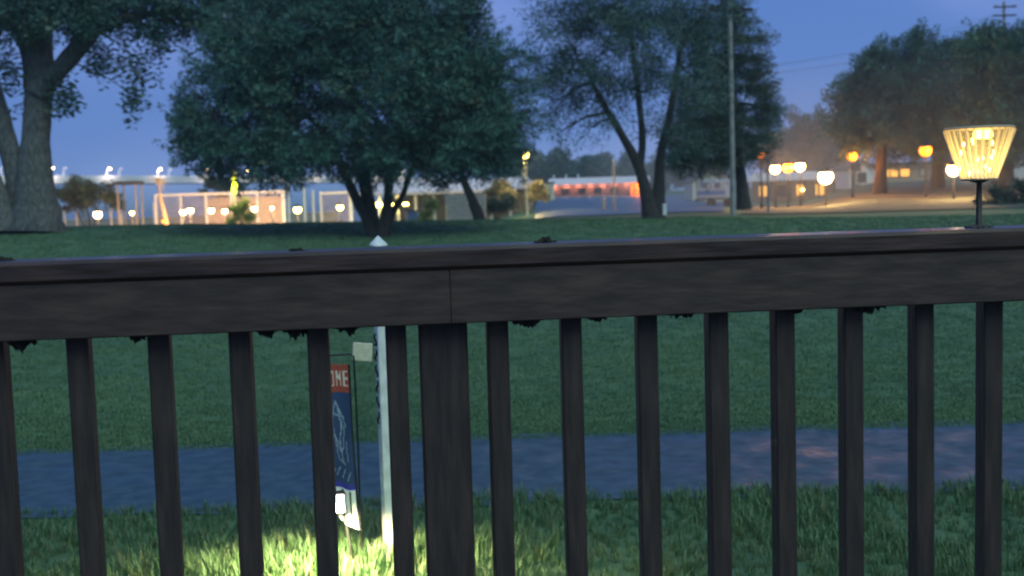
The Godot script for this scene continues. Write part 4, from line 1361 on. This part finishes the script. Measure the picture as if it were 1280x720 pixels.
func banner_print() -> ImageTexture:
	var W := 96
	var H := 320
	var im := Image.create(W, H, false, Image.FORMAT_RGB8)
	im.fill(Color8(34, 55, 96))
	im.fill_rect(Rect2i(0, 0, W, 54), Color8(140, 58, 44))
	im.fill_rect(Rect2i(0, 228, W, 10), Color8(52, 44, 150))
	im.fill_rect(Rect2i(0, 238, W, H - 238), Color8(225, 222, 220))
	for k in [[18, 8], [44, 9], [72, 7]]:
		im.fill_rect(Rect2i(k[0], 242, k[1], H - 242), Color8(70, 66, 72))
	im.fill_rect(Rect2i(90, 0, 6, H), Color8(14, 16, 22))
	var white := Color8(186, 178, 170)
	# four blurred pale capitals in the orange panel
	for q in [[[10, 14], [10, 42]], [[22, 14], [22, 42]], [[10, 28], [22, 28]], [[32, 16], [32, 42]], [[44, 16], [44, 42]], [[32, 16], [44, 16]], [[32, 42], [44, 42]], [[54, 42], [54, 15]], [[54, 15], [60, 30]], [[60, 30], [66, 15]], [[66, 15], [66, 42]], [[76, 15], [76, 42]], [[76, 15], [87, 15]], [[76, 28], [85, 28]], [[76, 42], [87, 42]]]:
		line(im, Vector2(q[0][0], q[0][1]), Vector2(q[1][0], q[1][1]), 2.3, white)
	# sketchy white figure down the navy field
	for q in [[44, 72, 30, 112], [44, 72, 72, 122], [38, 96, 66, 104], [50, 84, 58, 126], [30, 104, 38, 150], [60, 112, 50, 152], [24, 112, 30, 146], [38, 150, 44, 184], [66, 120, 60, 166], [52, 150, 58, 186], [34, 132, 52, 170], [44, 184, 66, 192], [70, 150, 74, 186], [34, 216, 46, 200], [52, 220, 64, 202], [22, 214, 30, 204], [70, 222, 80, 206]]:
		line(im, Vector2(q[0], q[1]), Vector2(q[2], q[3]), 1.5, Color8(128, 140, 160))
	im.resize(W / 3, H / 3, Image.INTERPOLATE_BILINEAR)      # the print is soft
	im.resize(W, H, Image.INTERPOLATE_CUBIC)
	return ImageTexture.create_from_image(im)

func line(im: Image, a: Vector2, c: Vector2, r: float, col: Color) -> void:
	var n := int(a.distance_to(c)) + 1
	for i in n + 1:
		var p := a.lerp(c, float(i) / n)
		im.fill_rect(Rect2i(int(p.x - r), int(p.y - r), int(r * 2), int(r * 2)), col)

# ------------------------------------------------------------------ grass
func grasses() -> void:
	var gm := leaf_mat(Color.WHITE, 0.5)
	var c0 := Color(0.045, 0.11, 0.048)
	var c1 := Color(0.095, 0.178, 0.068)
	var fn := FastNoiseLite.new()
	fn.seed = 12
	fn.frequency = 0.35
	# rough unmown grass this side of the lane
	var xf := []
	var col := []
	for i in 9000:
		var X := rnd(-4.2, 4.4)
		var D := rnd(5.4, 7.9)
		var x := X * cos(YAW) - D * sin(YAW)
		var z := -D * cos(YAW) - X * sin(YAW)
		var n := fn.get_noise_2d(x * 2.0, z * 2.0)
		var near := exp(-pow((X + 1.0) / 0.8, 2.0) - pow((D - 6.6) / 0.5, 2.0))
		var s := rnd(0.6, 1.15) * (0.75 + 0.5 * n + 0.75 * near)
		xf.append(Transform3D(Basis(Vector3.UP, rnd(0, TAU)).scaled(Vector3(s, s * rnd(0.8, 1.2), s)), Vector3(x, 0, z)))
		col.append(c0.lerp(c1, clampf(0.5 + n * 0.8 + rnd(-0.3, 0.3), 0, 1)).lerp(Color(0.16, 0.15, 0.06), 0.6 if rng.randf() < 0.12 else 0.0))
	tag(scatter(null, "rough_grass", blade_tuft(9, 0.11, 0.0035, 0.03), gm, xf, col), "long rough grass between the porch and the lane, bright around the spotlight", "grass")
	# mown lawn beyond the lane
	xf = []
	col = []
	for i in 52000:
		var D := 9.88 + 28.0 * pow(rng.randf(), 1.7)
		var X := rnd(-0.55, 0.55) * D
		var x := X * cos(YAW) - D * sin(YAW)
		var z := -D * cos(YAW) - X * sin(YAW)
		var n := fn.get_noise_2d(x * 0.8, z * 0.8) * 0.6 + fn.get_noise_2d(x * 0.22 + 40.0, z * 0.22) * 0.8
		var s := rnd(0.7, 1.2) * (1.0 + 0.35 * n) * lerpf(1.0, 2.2, (D - 10.0) / 28.0)
		xf.append(Transform3D(Basis(Vector3.UP, rnd(0, TAU)).scaled(Vector3(s, lerpf(s, 1.0, 0.5), s)), Vector3(x, elev(x, z) - 0.005, z)))
		col.append(c0.lerp(c1, clampf(0.45 + n * 0.9 + rnd(-0.3, 0.3), 0, 1)))
	tag(scatter(null, "lawn_grass", blade_tuft(10, 0.042, 0.004, 0.07), gm, xf, col), "short mown grass covering the lawn beyond the lane", "grass")
